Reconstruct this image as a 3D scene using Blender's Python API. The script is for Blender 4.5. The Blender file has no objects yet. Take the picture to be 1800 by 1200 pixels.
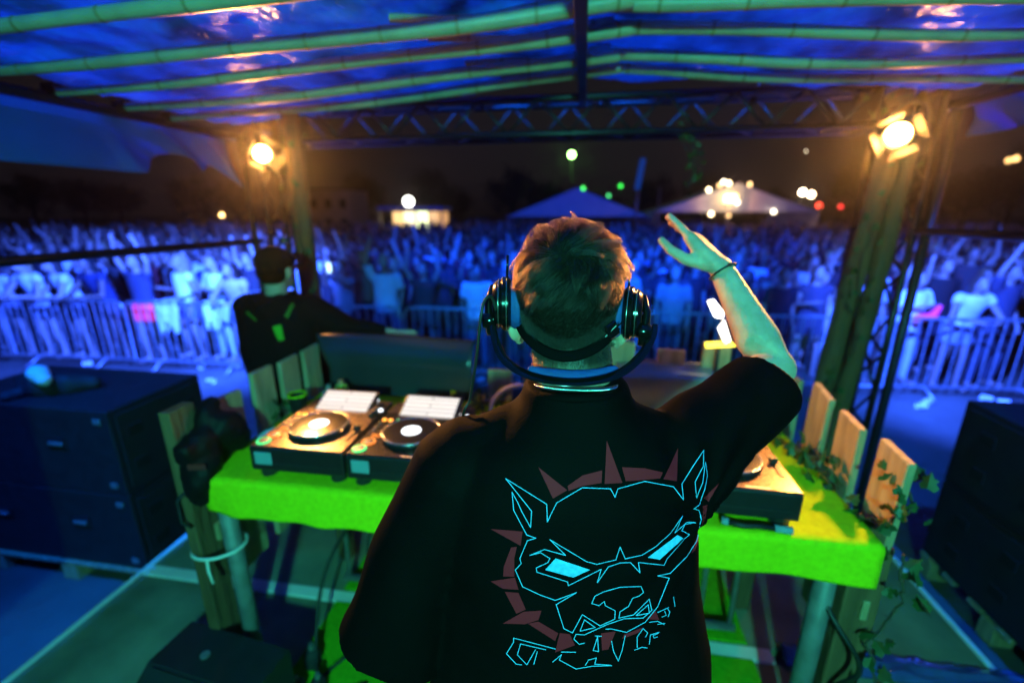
import bpy, bmesh, math, random
import numpy as np
from mathutils import Vector, Matrix, noise
from mathutils.bvhtree import BVHTree
R = math.radians
rnd = random.Random(11)
nr = np.random.RandomState(5)
SC = bpy.context.scene
COL = SC.collection
# ------------------------------------------------------------------ camera, world, lights, exposure
CAM_LOC = Vector((0, 0, 1.87)); PITCH = R(16.1); YAW = R(9.0); FPX = 780.0     # stage deck top is z = 0
cd = bpy.data.cameras.new('camera'); cam = bpy.data.objects.new('camera', cd); COL.objects.link(cam)
cam.location = CAM_LOC; cam.rotation_euler = (R(90) - PITCH, 0, YAW)
cd.sensor_width = 36; cd.lens = FPX / 1800 * 36; cd.clip_start = .02; cd.clip_end = 1000
cd.dof.use_dof = True; cd.dof.focus_distance = .70; cd.dof.aperture_fstop = 1.5
SC.camera = cam
w = bpy.data.worlds.new('World'); SC.world = w; w.use_nodes = True
nt = w.node_tree; bg = nt.nodes['Background']
sky = nt.nodes.new('ShaderNodeTexSky'); sky.sky_type = 'NISHITA'; sky.sun_disc = False
sky.sun_elevation = R(-4.5); sky.sun_rotation = R(20); sky.dust_density = 4
hs = nt.nodes.new('ShaderNodeHueSaturation'); hs.inputs['Saturation'].default_value = .35
nt.links.new(sky.outputs[0], hs.inputs['Color'])
mxw = nt.nodes.new('ShaderNodeMixRGB'); mxw.blend_type = 'ADD'; mxw.inputs[0].default_value = 1
mxw.inputs[2].default_value = (.10, .08, .12, 1)
nt.links.new(hs.outputs[0], mxw.inputs[1]); nt.links.new(mxw.outputs[0], bg.inputs['Color'])
bg.inputs['Strength'].default_value = .055
def lamp(name, kind, loc, target, energy, color, size=.1, spot=None, blend=.5):
    l = bpy.data.lights.new(name, kind); l.energy = energy; l.color = color
    if kind == 'SPOT':
        l.spot_size = R(spot); l.spot_blend = blend; l.shadow_soft_size = size
    o = bpy.data.objects.new(name, l); COL.objects.link(o); o.location = loc
    o.rotation_euler = (Vector(target) - Vector(loc)).to_track_quat('-Z', 'Y').to_euler()
    return o
WARM = (1, .40, .09); TEAL = (.075, 1, .72); ICE = (.024, .092, 1); SKYB = (.0, .12, 1); BLUE = (.002, .045, 1)
LAMP_L = Vector((-2.081, 2.80, 2.24)); LAMP_R = Vector((1.536, 2.70, 2.253))
AIM_L = Vector((.10, .9, 1.72)); AIM_R = Vector((.25, .80, 1.52))
lamp('stage_lamp_beam', 'SPOT', LAMP_L + (AIM_L - LAMP_L).normalized() * .10, AIM_L, 560, WARM, .05, 58, .7)
lamp('stage_lamp_beam', 'SPOT', LAMP_R + (AIM_R - LAMP_R).normalized() * .10, AIM_R, 450, WARM, .05, 58, .7)
WASHES = [  # position, target, watts, colour, cone   (each sits in a fixture built below)
    ((.15, -1.68, 2.28), (-.12, 1.55, .80), 420, TEAL, 108),
    ((-2.7, 3.40, 2.95), (-7.4, 6.9, .2), 21000, ICE, 66),
    ((2.2, 3.40, 2.95), (6.0, 7.2, .2), 15000, ICE, 64),
    ((-1.2, 3.30, 2.75), (-3.2, 20, 1.0), 6500, BLUE, 58),
    ((1.0, 3.30, 2.75), (2.6, 20, 1.0), 6800, BLUE, 58),
    ((-2.75, -.5, 6.5), (-1.8, 1.6, 2.4), 4200, SKYB, 72),
    ((2.3, -.5, 6.5), (1.4, 1.6, 2.4), 4200, SKYB, 72),
]
for p, t, e, c, a in WASHES:
    lamp('wash_beam', 'SPOT', Vector(p) + (Vector(t) - Vector(p)).normalized() * .09, t, e, c, .07, a, .8)
SC.view_settings.view_transform = 'Standard'; SC.view_settings.look = 'None'
SC.view_settings.exposure = 0; SC.view_settings.gamma = 1
SC.render.engine = 'CYCLES'; cy = SC.cycles
cy.use_denoising = True; cy.max_bounces = 6; cy.diffuse_bounces = 3; cy.glossy_bounces = 3; cy.transmission_bounces = 4
cy.caustics_reflective = False; cy.caustics_refractive = False; cy.sample_clamp_indirect = 4

# ------------------------------------------------------------------ helpers
def pix(u, v):
    vx, vy = (u - 900) / FPX, (600 - v) / FPX
    y = math.cos(PITCH) + math.sin(PITCH) * vy; z = -math.sin(PITCH) + math.cos(PITCH) * vy
    return Vector((vx * math.cos(YAW) - y * math.sin(YAW), vx * math.sin(YAW) + y * math.cos(YAW), z))
def at_y(u, v, y): d = pix(u, v); return CAM_LOC + d * (y / d.y)
MATS = {}
def mat(name, base, rough=.6, metal=0, vary=0, scale=8, bump=0, bscale=None, emit=None, estr=0, spec=.5,
        objcol=False, trans=0, coat=0, sheen=0, alpha=1, stretch=(1, 1, 1), transl=0, attr=None, ior=1.45):
    if name in MATS: return MATS[name]
    m = bpy.data.materials.new(name); m.use_nodes = True; n = m.node_tree; p = n.nodes['Principled BSDF']; L = n.links.new
    p.inputs['Base Color'].default_value = (*base, 1); p.inputs['Roughness'].default_value = rough
    p.inputs['Metallic'].default_value = metal; p.inputs['Specular IOR Level'].default_value = spec
    p.inputs['Transmission Weight'].default_value = trans; p.inputs['Coat Weight'].default_value = coat
    p.inputs['Sheen Weight'].default_value = sheen; p.inputs['Alpha'].default_value = alpha; p.inputs['IOR'].default_value = ior
    if emit: p.inputs['Emission Color'].default_value = (*emit, 1); p.inputs['Emission Strength'].default_value = estr
    tc = n.nodes.new('ShaderNodeTexCoord'); mp = n.nodes.new('ShaderNodeMapping'); mp.inputs['Scale'].default_value = stretch
    L(tc.outputs['Object'], mp.inputs[0])
    src = None
    if objcol:
        oi = n.nodes.new('ShaderNodeObjectInfo'); src = oi.outputs['Color']
    if attr:
        at = n.nodes.new('ShaderNodeAttribute'); at.attribute_name = attr; src = at.outputs['Color']
    if vary:
        nz = n.nodes.new('ShaderNodeTexNoise'); nz.inputs['Scale'].default_value = scale; nz.inputs['Detail'].default_value = 6
        L(mp.outputs[0], nz.inputs['Vector'])
        mr = n.nodes.new('ShaderNodeMapRange'); mr.inputs[1].default_value = .3; mr.inputs[2].default_value = .7
        mr.inputs[3].default_value = 1 - vary; mr.inputs[4].default_value = 1 + vary * .6
        L(nz.outputs[0], mr.inputs[0])
        mx = n.nodes.new('ShaderNodeMixRGB'); mx.blend_type = 'MULTIPLY'; mx.inputs[0].default_value = 1
        if src: L(src, mx.inputs[1])
        else: mx.inputs[1].default_value = (*base, 1)
        L(mr.outputs[0], mx.inputs[2]); src = mx.outputs[0]
        mr2 = n.nodes.new('ShaderNodeMapRange'); mr2.inputs[3].default_value = max(.03, rough - .12); mr2.inputs[4].default_value = min(1, rough + .12)
        L(nz.outputs[0], mr2.inputs[0]); L(mr2.outputs[0], p.inputs['Roughness'])
    if src: L(src, p.inputs['Base Color'])
    if bump:
        nb = n.nodes.new('ShaderNodeTexNoise'); nb.inputs['Scale'].default_value = bscale or scale * 3; nb.inputs['Detail'].default_value = 5
        L(mp.outputs[0], nb.inputs['Vector'])
        b = n.nodes.new('ShaderNodeBump'); b.inputs['Strength'].default_value = bump; b.inputs['Distance'].default_value = .02
        L(nb.outputs[0], b.inputs['Height']); L(b.outputs[0], p.inputs['Normal'])
    if transl:
        t = n.nodes.new('ShaderNodeBsdfTranslucent'); t.inputs[0].default_value = (*base, 1)
        if src: L(src, t.inputs[0])
        ms = n.nodes.new('ShaderNodeMixShader'); ms.inputs[0].default_value = transl
        L(p.outputs[0], ms.inputs[1]); L(t.outputs[0], ms.inputs[2]); L(ms.outputs[0], n.nodes['Material Output'].inputs[0])
    MATS[name] = m
    return m

MW = {}                                   # world matrix of every object made here
def reg(o, parent=None, loc=(0, 0, 0), rz=0):
    COL.objects.link(o); o.location = loc; o.rotation_euler = (0, 0, rz)
    m = Matrix.Translation(loc) @ Matrix.Rotation(rz, 4, 'Z')
    if parent: o.parent = parent; m = MW[parent.name] @ m
    MW[o.name] = m
    return o
def tag(o, label=None, cat=None, group=None, kind=None):
    if label: o['label'] = label
    if cat: o['category'] = cat
    if group: o['group'] = group
    if kind: o['kind'] = kind
    return o
def thing(name, label, cat, loc=(0, 0, 0), rz=0, group=None):
    o = bpy.data.objects.new(name, None); o.empty_display_size = .1
    return tag(reg(o, None, loc, rz), label, cat, group)
def kids(o): return [c for c in ALLKIDS.get(o.name, [])]
ALLKIDS = {}
def obj(name, me, parent=None, world=True, loc=(0, 0, 0), rz=0):
    """link mesh data as an object; with world=True its coordinates are world ones and are moved into the parent's frame"""
    o = bpy.data.objects.new(name, me)
    if parent and world and me.users <= 1:
        me.transform(MW[parent.name].inverted())
    reg(o, parent, loc, rz)
    if parent: ALLKIDS.setdefault(parent.name, []).append(o)
    return o
def copy_tree(o, parent=None, color=None):
    c = o.copy(); COL.objects.link(c); c.parent = parent
    MW[c.name] = MW[o.name]
    if parent: ALLKIDS.setdefault(parent.name, []).append(c)
    for ch in kids(o): copy_tree(ch, c)
    return c
def place(o, loc, rz=0):
    o.location = loc; o.rotation_euler = (0, 0, rz); MW[o.name] = Matrix.Translation(loc) @ Matrix.Rotation(rz, 4, 'Z'); return o

def frame_of(d):
    d = d.normalized(); a = Vector((0, 0, 1)) if abs(d.z) < .9 else Vector((1, 0, 0))
    x = d.cross(a).normalized(); return x, d.cross(x).normalized()
class MB:
    def __init__(s): s.v = []; s.f = []
    def add(s, v, f):
        k = len(s.v); s.v += [tuple(p) for p in v]; s.f += [tuple(i + k for i in q) for q in f]; return s
    def box(s, c, d, bev=0, rot=None):
        bm = bmesh.new(); bmesh.ops.create_cube(bm, size=1); bmesh.ops.scale(bm, vec=d, verts=bm.verts)
        if bev: bmesh.ops.bevel(bm, geom=bm.edges[:], offset=bev, segments=1 if bev < .004 else 2, profile=.5, affect='EDGES')
        if rot: bm.transform(Matrix(rot).to_4x4() if not isinstance(rot, Matrix) else rot.to_4x4())
        bm.verts.index_update()
        s.add([v.co + Vector(c) for v in bm.verts], [[v.index for v in f.verts] for f in bm.faces]); bm.free(); return s
    def tube(s, pts, r, n=8, cap=True, closed=False, flat=1.0, up=None):
        pts = [Vector(p) for p in pts]; m = len(pts); rs = r if isinstance(r, (list, tuple)) else [r] * m
        V = []; px = None
        for i, p in enumerate(pts):
            if closed: d = pts[(i + 1) % m] - pts[i - 1]
            else: d = pts[min(i + 1, m - 1)] - pts[max(i - 1, 0)]
            if d.length < 1e-9: d = Vector((0, 0, 1))
            d.normalize()
            if up is not None:
                y = (Vector(up) - d * d.dot(Vector(up))).normalized(); x = d.cross(y)
            elif px is None: x, y = frame_of(d)
            else:
                x = px - d * px.dot(d)
                x = x.normalized() if x.length > 1e-6 else frame_of(d)[0]
                y = d.cross(x)
            px = x
            for k in range(n):
                a = 2 * math.pi * k / n
                V.append(p + x * (rs[i] * math.cos(a)) + y * (rs[i] * flat * math.sin(a)))
        F = []
        for i in range(m if closed else m - 1):
            j = (i + 1) % m
            for k in range(n):
                q = (k + 1) % n; F.append((i * n + k, i * n + q, j * n + q, j * n + k))
        if cap and not closed: F += [tuple(range(n - 1, -1, -1)), tuple((m - 1) * n + k for k in range(n))]
        return s.add(V, F)
    def ell(s, c, r, n=16, m=10, rot=None):
        V = [Vector((0, 0, -r[2]))]; F = []
        for i in range(1, m):
            t = -math.pi / 2 + math.pi * i / m
            for k in range(n):
                a = 2 * math.pi * k / n; V.append(Vector((r[0] * math.cos(t) * math.cos(a), r[1] * math.cos(t) * math.sin(a), r[2] * math.sin(t))))
        V.append(Vector((0, 0, r[2]))); e = len(V) - 1
        for k in range(n):
            q = (k + 1) % n; F.append((0, 1 + q, 1 + k)); F.append((e, e - n + k, e - n + q))
            for i in range(m - 2): F.append((1 + i * n + k, 1 + i * n + q, 1 + (i + 1) * n + q, 1 + (i + 1) * n + k))
        if rot is not None: V = [rot @ p for p in V]
        return s.add([p + Vector(c) for p in V], F)
    def limb(s, pts, rs, n=12):
        s.tube(pts, rs, n)
        for p, r in zip(pts, rs): s.ell(p, (r, r, r), n, 8)
        return s
    def loft(s, rings, n=28, p=2.0):
        """rings: (cx, cy, z, rx, ry[, rotz]) stacked in z, superellipse sections, closed"""
        V = []
        for q in rings:
            cx, cy_, z, rx, ry = q[:5]; rot = q[5] if len(q) > 5 else 0
            for k in range(n):
                a = 2 * math.pi * k / n; c, t = math.cos(a), math.sin(a)
                x = rx * math.copysign(abs(c) ** (2 / p), c); y = ry * math.copysign(abs(t) ** (2 / p), t)
                V.append((cx + x * math.cos(rot) - y * math.sin(rot), cy_ + x * math.sin(rot) + y * math.cos(rot), z))
        m = len(rings); F = [tuple(range(n - 1, -1, -1)), tuple((m - 1) * n + k for k in range(n))]
        for i in range(m - 1):
            for k in range(n): F.append((i * n + k, i * n + (k + 1) % n, (i + 1) * n + (k + 1) % n, (i + 1) * n + k))
        return s.add(V, F)
    def lathe(s, prof, c=(0, 0, 0), n=24, M=None):
        """closed profile list (r, z) from bottom axis to top axis"""
        V = []; F = []
        for r, z in prof:
            for k in range(n):
                a = 2 * math.pi * k / n; V.append(Vector((r * math.cos(a), r * math.sin(a), z)))
        m = len(prof)
        for i in range(m - 1):
            for k in range(n): F.append((i * n + k, i * n + (k + 1) % n, (i + 1) * n + (k + 1) % n, (i + 1) * n + k))
        F += [tuple(range(n - 1, -1, -1)), tuple((m - 1) * n + k for k in range(n))]
        if M is not None: V = [M @ p for p in V]
        return s.add([p + Vector(c) for p in V], F)
    def prism(s, poly, h, M=None):
        """extrude polygon (x, y) from z=0 to h, then transform by M"""
        n = len(poly); V = [Vector((x, y, 0)) for x, y in poly] + [Vector((x, y, h)) for x, y in poly]
        F = [tuple(range(n - 1, -1, -1)), tuple(range(n, 2 * n))] + [(k, (k + 1) % n, n + (k + 1) % n, n + k) for k in range(n)]
        if M is not None: V = [M @ p for p in V]
        return s.add(V, F)
    def mesh(s, name, m=None, smooth=False):
        me = bpy.data.meshes.new(name); me.from_pydata([tuple(p) for p in s.v], [], s.f)
        if m: me.materials.append(m)
        bm = bmesh.new(); bm.from_mesh(me); bmesh.ops.recalc_face_normals(bm, faces=bm.faces); bm.to_mesh(me); bm.free()
        if smooth:
            for q in me.polygons: q.use_smooth = True
            me.set_sharp_from_angle(angle=R(smooth if smooth is not True else 180))
        me.update(); return me
    def build(s, name, m, parent=None, smooth=False, world=True):
        return obj(name, s.mesh(name, m, smooth), parent, world)
def blob(mb, name, m, voxel, smooth=4, factor=.5):
    """one continuous skin round overlapping closed shapes"""
    me = mb.mesh(name, m); o = bpy.data.objects.new('tmp', me); COL.objects.link(o)
    r = o.modifiers.new('r', 'REMESH'); r.mode = 'VOXEL'; r.voxel_size = voxel; r.use_smooth_shade = True
    if smooth:
        q = o.modifiers.new('s', 'SMOOTH'); q.factor = factor; q.iterations = smooth
    dg = bpy.context.evaluated_depsgraph_get(); out = bpy.data.meshes.new_from_object(o.evaluated_get(dg))
    bpy.data.objects.remove(o); bpy.data.meshes.remove(me); out.name = name
    if not out.materials: out.materials.append(m)
    for p in out.polygons: p.use_smooth = True
    return out
def wrinkle(me, fn):
    n = len(me.vertices); co = np.empty(n * 3, np.float32); me.vertices.foreach_get('co', co); nv = np.empty(n * 3, np.float32); me.vertices.foreach_get('normal', nv)
    d = np.array([fn(Vector(p)) for p in co.reshape(-1, 3).tolist()], np.float32)
    me.vertices.foreach_set('co', (co.reshape(-1, 3) + nv.reshape(-1, 3) * d[:, None]).ravel()); me.update()
def grid_mesh(name, fn, nu, nv, m, thick=0):
    """fn(s, t) -> point over the unit square; closed slab when thick"""
    V = [fn(i / nu, j / nv) for j in range(nv + 1) for i in range(nu + 1)]
    F = [(j * (nu + 1) + i, j * (nu + 1) + i + 1, (j + 1) * (nu + 1) + i + 1, (j + 1) * (nu + 1) + i) for j in range(nv) for i in range(nu)]
    me = bpy.data.meshes.new(name); me.from_pydata([tuple(p) for p in V], [], F); me.materials.append(m)
    if thick:
        bm = bmesh.new(); bm.from_mesh(me); bmesh.ops.solidify(bm, geom=bm.faces[:], thickness=thick); bm.to_mesh(me); bm.free()
    for p in me.polygons: p.use_smooth = True
    me.update(); return me
def nz(x, y, z=0, s=1): return noise.noise(Vector((x * s, y * s, z * s)))

# ------------------------------------------------------------------ materials
m_black = mat('black_plastic', (.012, .012, .014), .38, vary=.2, scale=30)
m_blackm = mat('black_matte', (.014, .014, .016), .7, vary=.3, scale=12, bump=.1)
m_steel = mat('galvanised_steel', (.42, .43, .45), .42, .75, vary=.25, scale=14)
m_alu = mat('truss_aluminium', (.045, .048, .055), .4, .8, vary=.2, scale=9)
m_darkmetal = mat('dark_metal', (.03, .03, .035), .45, .6, vary=.2, scale=10)
m_white = mat('white_paint', (.78, .78, .76), .55, vary=.12, scale=10)
m_wood = mat('plank_wood', (.40, .28, .15), .7, vary=.35, scale=5, bump=.25, bscale=9, stretch=(6, 6, 1))
m_post = mat('weathered_post', (.16, .080, .036), .85, vary=.4, scale=5, bump=.6, bscale=8, stretch=(5, 5, .8))
m_bamboo = mat('bamboo', (.40, .36, .23), .42, vary=.25, scale=7, bump=.08)
m_node = mat('bamboo_node', (.30, .22, .10), .6, vary=.2, scale=20)
m_deck = mat('deck_plywood', (.20, .225, .15), .62, vary=.42, scale=3.5, bump=.15, bscale=30)
m_tarp = mat('tarp_plastic', (.06, .46, .70), .15, vary=.75, scale=3.2, transl=.50, spec=1.0, bump=.9, bscale=9, stretch=(1.6, .8, 1))
m_flap = mat('tarp_flap', (.05, .22, .66), .45, vary=.15, scale=3, transl=.6)
m_lime = mat('lime_felt', (.52, .72, .006), .92, vary=.12, scale=60, bump=.35, bscale=320, spec=.15)
m_lightsheet = mat('green_light_sheet', (.10, .42, .01), .95, vary=.2, scale=50, bump=.4, bscale=200, spec=.1)
m_skin = mat('skin', (.56, .36, .26), .48, vary=.10, scale=18, bump=.06, bscale=160)
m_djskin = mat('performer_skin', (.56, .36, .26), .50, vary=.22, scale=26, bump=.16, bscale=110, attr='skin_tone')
for m_ in (m_djskin,):
    b_ = m_.node_tree.nodes['Principled BSDF']; b_.inputs['Subsurface Weight'].default_value = .25; b_.inputs['Subsurface Scale'].default_value = .012; b_.inputs['Subsurface Radius'].default_value = (1, .3, .15)
m_cskin = mat('crowd_skin', (.5, .34, .26), .5, objcol=True)
m_cloth = mat('crowd_cloth', (.5, .5, .5), .85, objcol=True, vary=.15, scale=5, spec=.2)
m_chair = mat('crowd_hair', (.03, .02, .015), .6, objcol=True)
m_tee = mat('black_tee', (.0018, .0016, .0019), .75, vary=.2, scale=14, bump=.12, bscale=300, sheen=0, spec=.06)
m_hood = mat('black_hoodie', (.004, .004, .005), .9, vary=.2, scale=14, bump=.1, bscale=200, spec=.15)
m_smoke = mat('smoked_acrylic', (.025, .035, .04), .22, vary=.2, scale=3, coat=.15)
m_clear = mat('scuffed_clear_sheet', (.22, .24, .24), .2, .35, vary=.25, scale=4)
m_leaf = mat('ivy_leaf', (.030, .075, .018), .5, vary=.3, scale=30)
m_tree = mat('tree_leaf', (.04, .055, .03), .8, vary=.3, scale=1)
m_bark = mat('bark', (.06, .045, .03), .9, vary=.3, scale=4)
m_rope = mat('white_rope', (.7, .7, .66), .8)
m_cable = mat('black_cable', (.012, .012, .012), .5)
m_dirt = mat('trodden_ground', (.10, .10, .085), .6, vary=.6, scale=.9, bump=.9, bscale=6)
m_sub = mat('speaker_paint', (.013, .013, .015), .6, vary=.25, scale=20, bump=.2, bscale=120)
def glow(name, col, s): return mat(name, (.02, .02, .02), .4, emit=col, estr=s)

# ------------------------------------------------------------------ ground
GZ = -.55
gm = grid_mesh('ground', lambda s, t: ((s - .5) * 700, t * 700 - 150, GZ), 4, 4, m_dirt)
tag(obj('ground', gm), kind='structure')
# ------------------------------------------------------------------ stage deck: panels, white edging
DX0, DX1 = -2.31, 1.82
deck = tag(reg(bpy.data.objects.new('stage_floor', None)), kind='structure')
ys = [-1.6, -.02, 1.615, 3.15]
for i in range(2):
    xa, xb = (DX0 + .03, -.252) if i == 0 else (-.246, DX1 - .03)
    for j in range(3):
        ya, yb = ys[j] + (.07 if j == 2 else .003), ys[j + 1] - .003
        MB().box(((xa + xb) / 2, (ya + yb) / 2, -.02), (xb - xa, yb - ya, .04), .002).build('deck_panel', m_deck, deck)
for x in (DX0 + .014, DX1 - .014):
    MB().box((x, .775, -.05), (.026, 4.75, .11), .003).build('edge_trim', m_white, deck)
for k, (xa, xb) in enumerate(((DX0 + .03, -.9), (-.897, -.25), (-.247, .9))):
    MB().box(((xa + xb) / 2, 1.65, -.018), (xb - xa - .004, .066, .046), .003).build('joint_strip', m_white, deck)
for x in (-2.2, -.25, 1.7):
    for y in (-1.5, 1.6, 3.05): MB().box((x, y, -.31), (.06, .06, .47)).build('deck_leg', m_steel, deck)
# crumpled film over the deck joint on the right
def film(s, t):
    x = .93 + s * 1.02; y = 1.60 + t * .12
    return (x, y, .012 + .028 * abs(nz(x * 9, y * 25, 3)) + .02 * math.sin(t * math.pi))
tag(obj('plastic_film', grid_mesh('plastic_film', film, 60, 12, mat('blue_film', (.05, .09, .30), .15, coat=.5, vary=.3, scale=9), .003)),
    'crumpled dark blue plastic strip covering the deck joint beside the speaker', 'plastic strip')
for k, (ya, yb, lab) in enumerate(((.86, 1.612, 'green sheet standing in for green light under the front edge of the table'), (1.69, 2.2, 'green sheet standing in for green light under the rear of the table'))):
    tag(MB().box((-.17, (ya + yb) / 2, .006), (1.95, yb - ya, .012), .002).build('floor_light_sheet', m_lightsheet), lab, 'light sheet')  # sheets added to give the deck its green light as colour
# ------------------------------------------------------------------ roof: tarp, bamboo rafters, ridge, eaves, flaps
RIDGE_X, RIDGE_Z, EL, ER = -.04, 2.58, (-2.36, 2.38), (1.92, 2.44)
def roof_z(x):
    return RIDGE_Z + (x - RIDGE_X) * ((RIDGE_Z - EL[1]) / (RIDGE_X - EL[0])) if x < RIDGE_X else RIDGE_Z - (x - RIDGE_X) * ((RIDGE_Z - ER[1]) / (ER[0] - RIDGE_X))
BAMY = [(.55, .75), (.92, 1.15), (1.24, 1.46), (1.56, 1.82), (1.86, 2.05), (2.17, 2.37), (2.45, 2.57)]
def tarp(xa, xb):
    def f(s, t):
        x = xa + (xb - xa) * s; y = -1.7 + 4.72 * t
        sag = 0
        for a, b in BAMY: pass
        z = roof_z(x) + .062 + .024 * nz(x * 2.2 + y * 1.3, y * 2.6, 1) + .016 * nz(x * 6 + y * 3, y * 7, 2) + .016 * abs(nz(x * 5 - y * 6, y * 9, 5)) + .007 * nz(x * 24, y * 22, 8)
        return (x, y, z + .012)
    return f
for xa, xb, lab in ((EL[0] - .05, RIDGE_X, 'wrinkled translucent tarp on the slope above the lamp with the other performer'),
                    (RIDGE_X, ER[0] + .05, 'wrinkled translucent tarp on the slope above the raised arm')):
    tag(obj('roof_tarp', grid_mesh('roof_tarp', tarp(xa, xb), 110, 190, m_tarp, .003)), lab, 'tarp', 'roof tarps over the stage')
def bamboo(p0, p1, r, label, seed):
    p0, p1 = Vector(p0), Vector(p1); q = random.Random(seed); n = 40
    t = thing('bamboo_pole', label, 'bamboo pole', p0, 0, 'bamboo rafters under the roof tarp')
    L = (p1 - p0).length; per = 1 / max(2, round(L / .27)); ph = q.random() * per * .8
    joints = [ph + k * per for k in range(int(1 / per) + 1) if .01 < ph + k * per < .99]
    pts = []; rs = []
    for i in range(n + 1):
        s = i / n; p = p0.lerp(p1, s); p.z += -.022 * math.sin(s * math.pi) + .006 * math.sin(s * 9 + seed); p.y += .010 * math.sin(s * 5 + seed * 2)
        pts.append(p); rs.append(r * (1 - .38 * s + .02 * math.sin(s * 23 + seed)))
    MB().tube(pts, rs, 12).build('cane', m_bamboo, t, 60)
    for s in joints:
        i = int(s * n); p = pts[i].lerp(pts[min(i + 1, n)], s * n - i); d = (p1 - p0).normalized()
        MB().tube([p - d * .006, p - d * .002, p + d * .002, p + d * .006], [rs[i] * 1.02, rs[i] * 1.07, rs[i] * 1.07, rs[i] * 1.02], 12).build('node_ring', m_node, t, 60)
    return t
ordn = ['rearmost', 'sixth', 'fifth', 'fourth', 'third', 'second', 'first']
for k, (ya, yb) in enumerate(BAMY):
    if k < 2: continue
    r = .028 + .002 * (k % 2)
    bamboo((.12 + .02 * k % .05, yb - .01, roof_z(RIDGE_X) - .012), (EL[0] + .02, ya, EL[1] + .005), r, f'bamboo rafter on the slope by the hanging flap, {ordn[k]} from the truss', k)
    bamboo((.02, yb + .035, roof_z(.02) + .012), (ER[0] + .02, ya + .09, ER[1] - .002), r * .92, f'bamboo rafter on the slope above the raised arm, {ordn[k]} from the truss', k + 20)
    if k > 2:
        bamboo((.08, yb + .055, roof_z(0) + .03), (-.95 + .07 * k, yb - .02, roof_z(-.9 + .07 * k) + .028), r * .8, f'short bamboo splice piece beside the ridge, {ordn[k]} from the truss', k + 40)
tag(MB().box((RIDGE_X - .002, .65, RIDGE_Z - .055), (.045, 4.75, .075), .004).build('ridge_beam', m_darkmetal), 'dark metal ridge beam running over the head towards the truss', 'beam')
for (x, z), lab in ((EL, 'black eave bar above the hanging blue flap'), (ER, 'black eave bar above the small flap by the warm lamp')):
    sx = -1 if x < 0 else 1
    t = thing('eave_bar', lab, 'eave bar', (x, 0, z))
    MB().tube([(x + sx * .03, -1.7, z - .03), (x + sx * .03, 3.05, z - .01)], .024, 10).build('bar', m_darkmetal, t, True)
    for k, (ya, yb) in enumerate(BAMY[2:]): MB().box((x + sx * .015, ya + .01, z + .022), (.07, .05, .05), .004).build('clamp', m_darkmetal, t)
# side flaps hanging outside the eaves
def flapL(s, t):
    y = -1.6 + s * 4.52; drop = .30 + 1.75 * max(0, min(1, (1.12 - y) / .12))  # rear part, out of view, is dropped low to block the blue flood
    if y > 2.2: drop = .30 - .13 * math.sin(min(1, (y - 2.2) / .5) * math.pi * .9) - .05 * (y > 2.72) + max(0, (y - 2.78)) * .95
    x = -2.43 + .035 * math.sin(y * 4.2) * t + .02 * nz(y * 3, t * 2, 4) * t + .05 * t
    if y > 2.1: x += .04 * math.sin((y - t * .25) * 17) * t
    return (x, y, EL[1] - .005 - drop * t)
tag(obj('tarp_flap', grid_mesh('tarp_flap', flapL, 120, 16, m_flap, .003)), 'long blue lit tarp flap hanging from the eave over the speaker stack', 'tarp flap')
def flapR(s, t):
    y = -1.6 + s * 4.55; x = 2.00 + .03 * math.sin(y * 5) * t + .02 * math.sin((y + t * .3) * 19) * t
    return (x, y, ER[1] - .005 - (.17 + 1.75 * max(0, min(1, (2.2 - y) / .5))) * t)  # unseen rear again shaped long to keep blue spill off the deck
tag(obj('tarp_flap', grid_mesh('tarp_flap', flapR, 120, 16, m_flap, .003)), 'short blue tarp flap hanging from the eave beside the brighter warm lamp', 'tarp flap')
# ------------------------------------------------------------------ trusses
def truss(name, label, a, b, up, wdt, hgt, step, m, cat, loc):
    """box truss: four chords, diagonals on each side"""
    t = thing(name, label, cat, loc)
    a, b, up = Vector(a), Vector(b), Vector(up); d = (b - a).normalized(); sd = d.cross(up).normalized(); L = (b - a).length
    cor = [sd * (wdt / 2 * i) + up * (hgt / 2 * j) for i, j in ((-1, -1), (1, -1), (1, 1), (-1, 1))]
    for c in cor: MB().tube([a + c, b + c], .019, 8).build('chord', m, t, True)
    n = max(2, round(L / step))
    for k in range(n):
        for q in range(4):
            p0, p1 = a + d * (L * k / n), a + d * (L * (k + 1) / n)
            c0, c1 = (cor[q], cor[(q + 1) % 4]) if k % 2 == 0 else (cor[(q + 1) % 4], cor[q])
            MB().tube([p0 + c0, p1 + c1], .010, 6).build('brace', m, t, True)
    for e in (a, b): MB().box(e, [abs(x) * (wdt + .06) + abs(y) * (hgt + .06) + abs(z) * .012 for x, y, z in zip(sd, up, d)], .002).build('end_plate', m, t)
    return t
truss('front_truss', 'dark box truss spanning the front of the stage under the roof', (-2.02, 3.12, 2.445), (1.58, 3.12, 2.445), (0, 0, 1), .22, .20, .19, m_alu, 'truss', (-2.2, 3.12, 2.3))
truss('truss_tower', 'vertical truss tower behind the dimmer warm lamp and other performer', (-2.17, 3.12, -.53), (-2.17, 3.12, 2.55), (0, 1, 0), .20, .20, .26, m_alu, 'truss tower', (-2.17, 3.12, -.55))
truss('truss_tower', 'vertical truss tower beside the brighter warm lamp and bamboo posts', (1.80, 3.12, -.53), (1.80, 3.12, 2.55), (0, 1, 0), .22, .20, .26, m_alu, 'truss tower', (1.80, 3.12, -.55))
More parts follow.
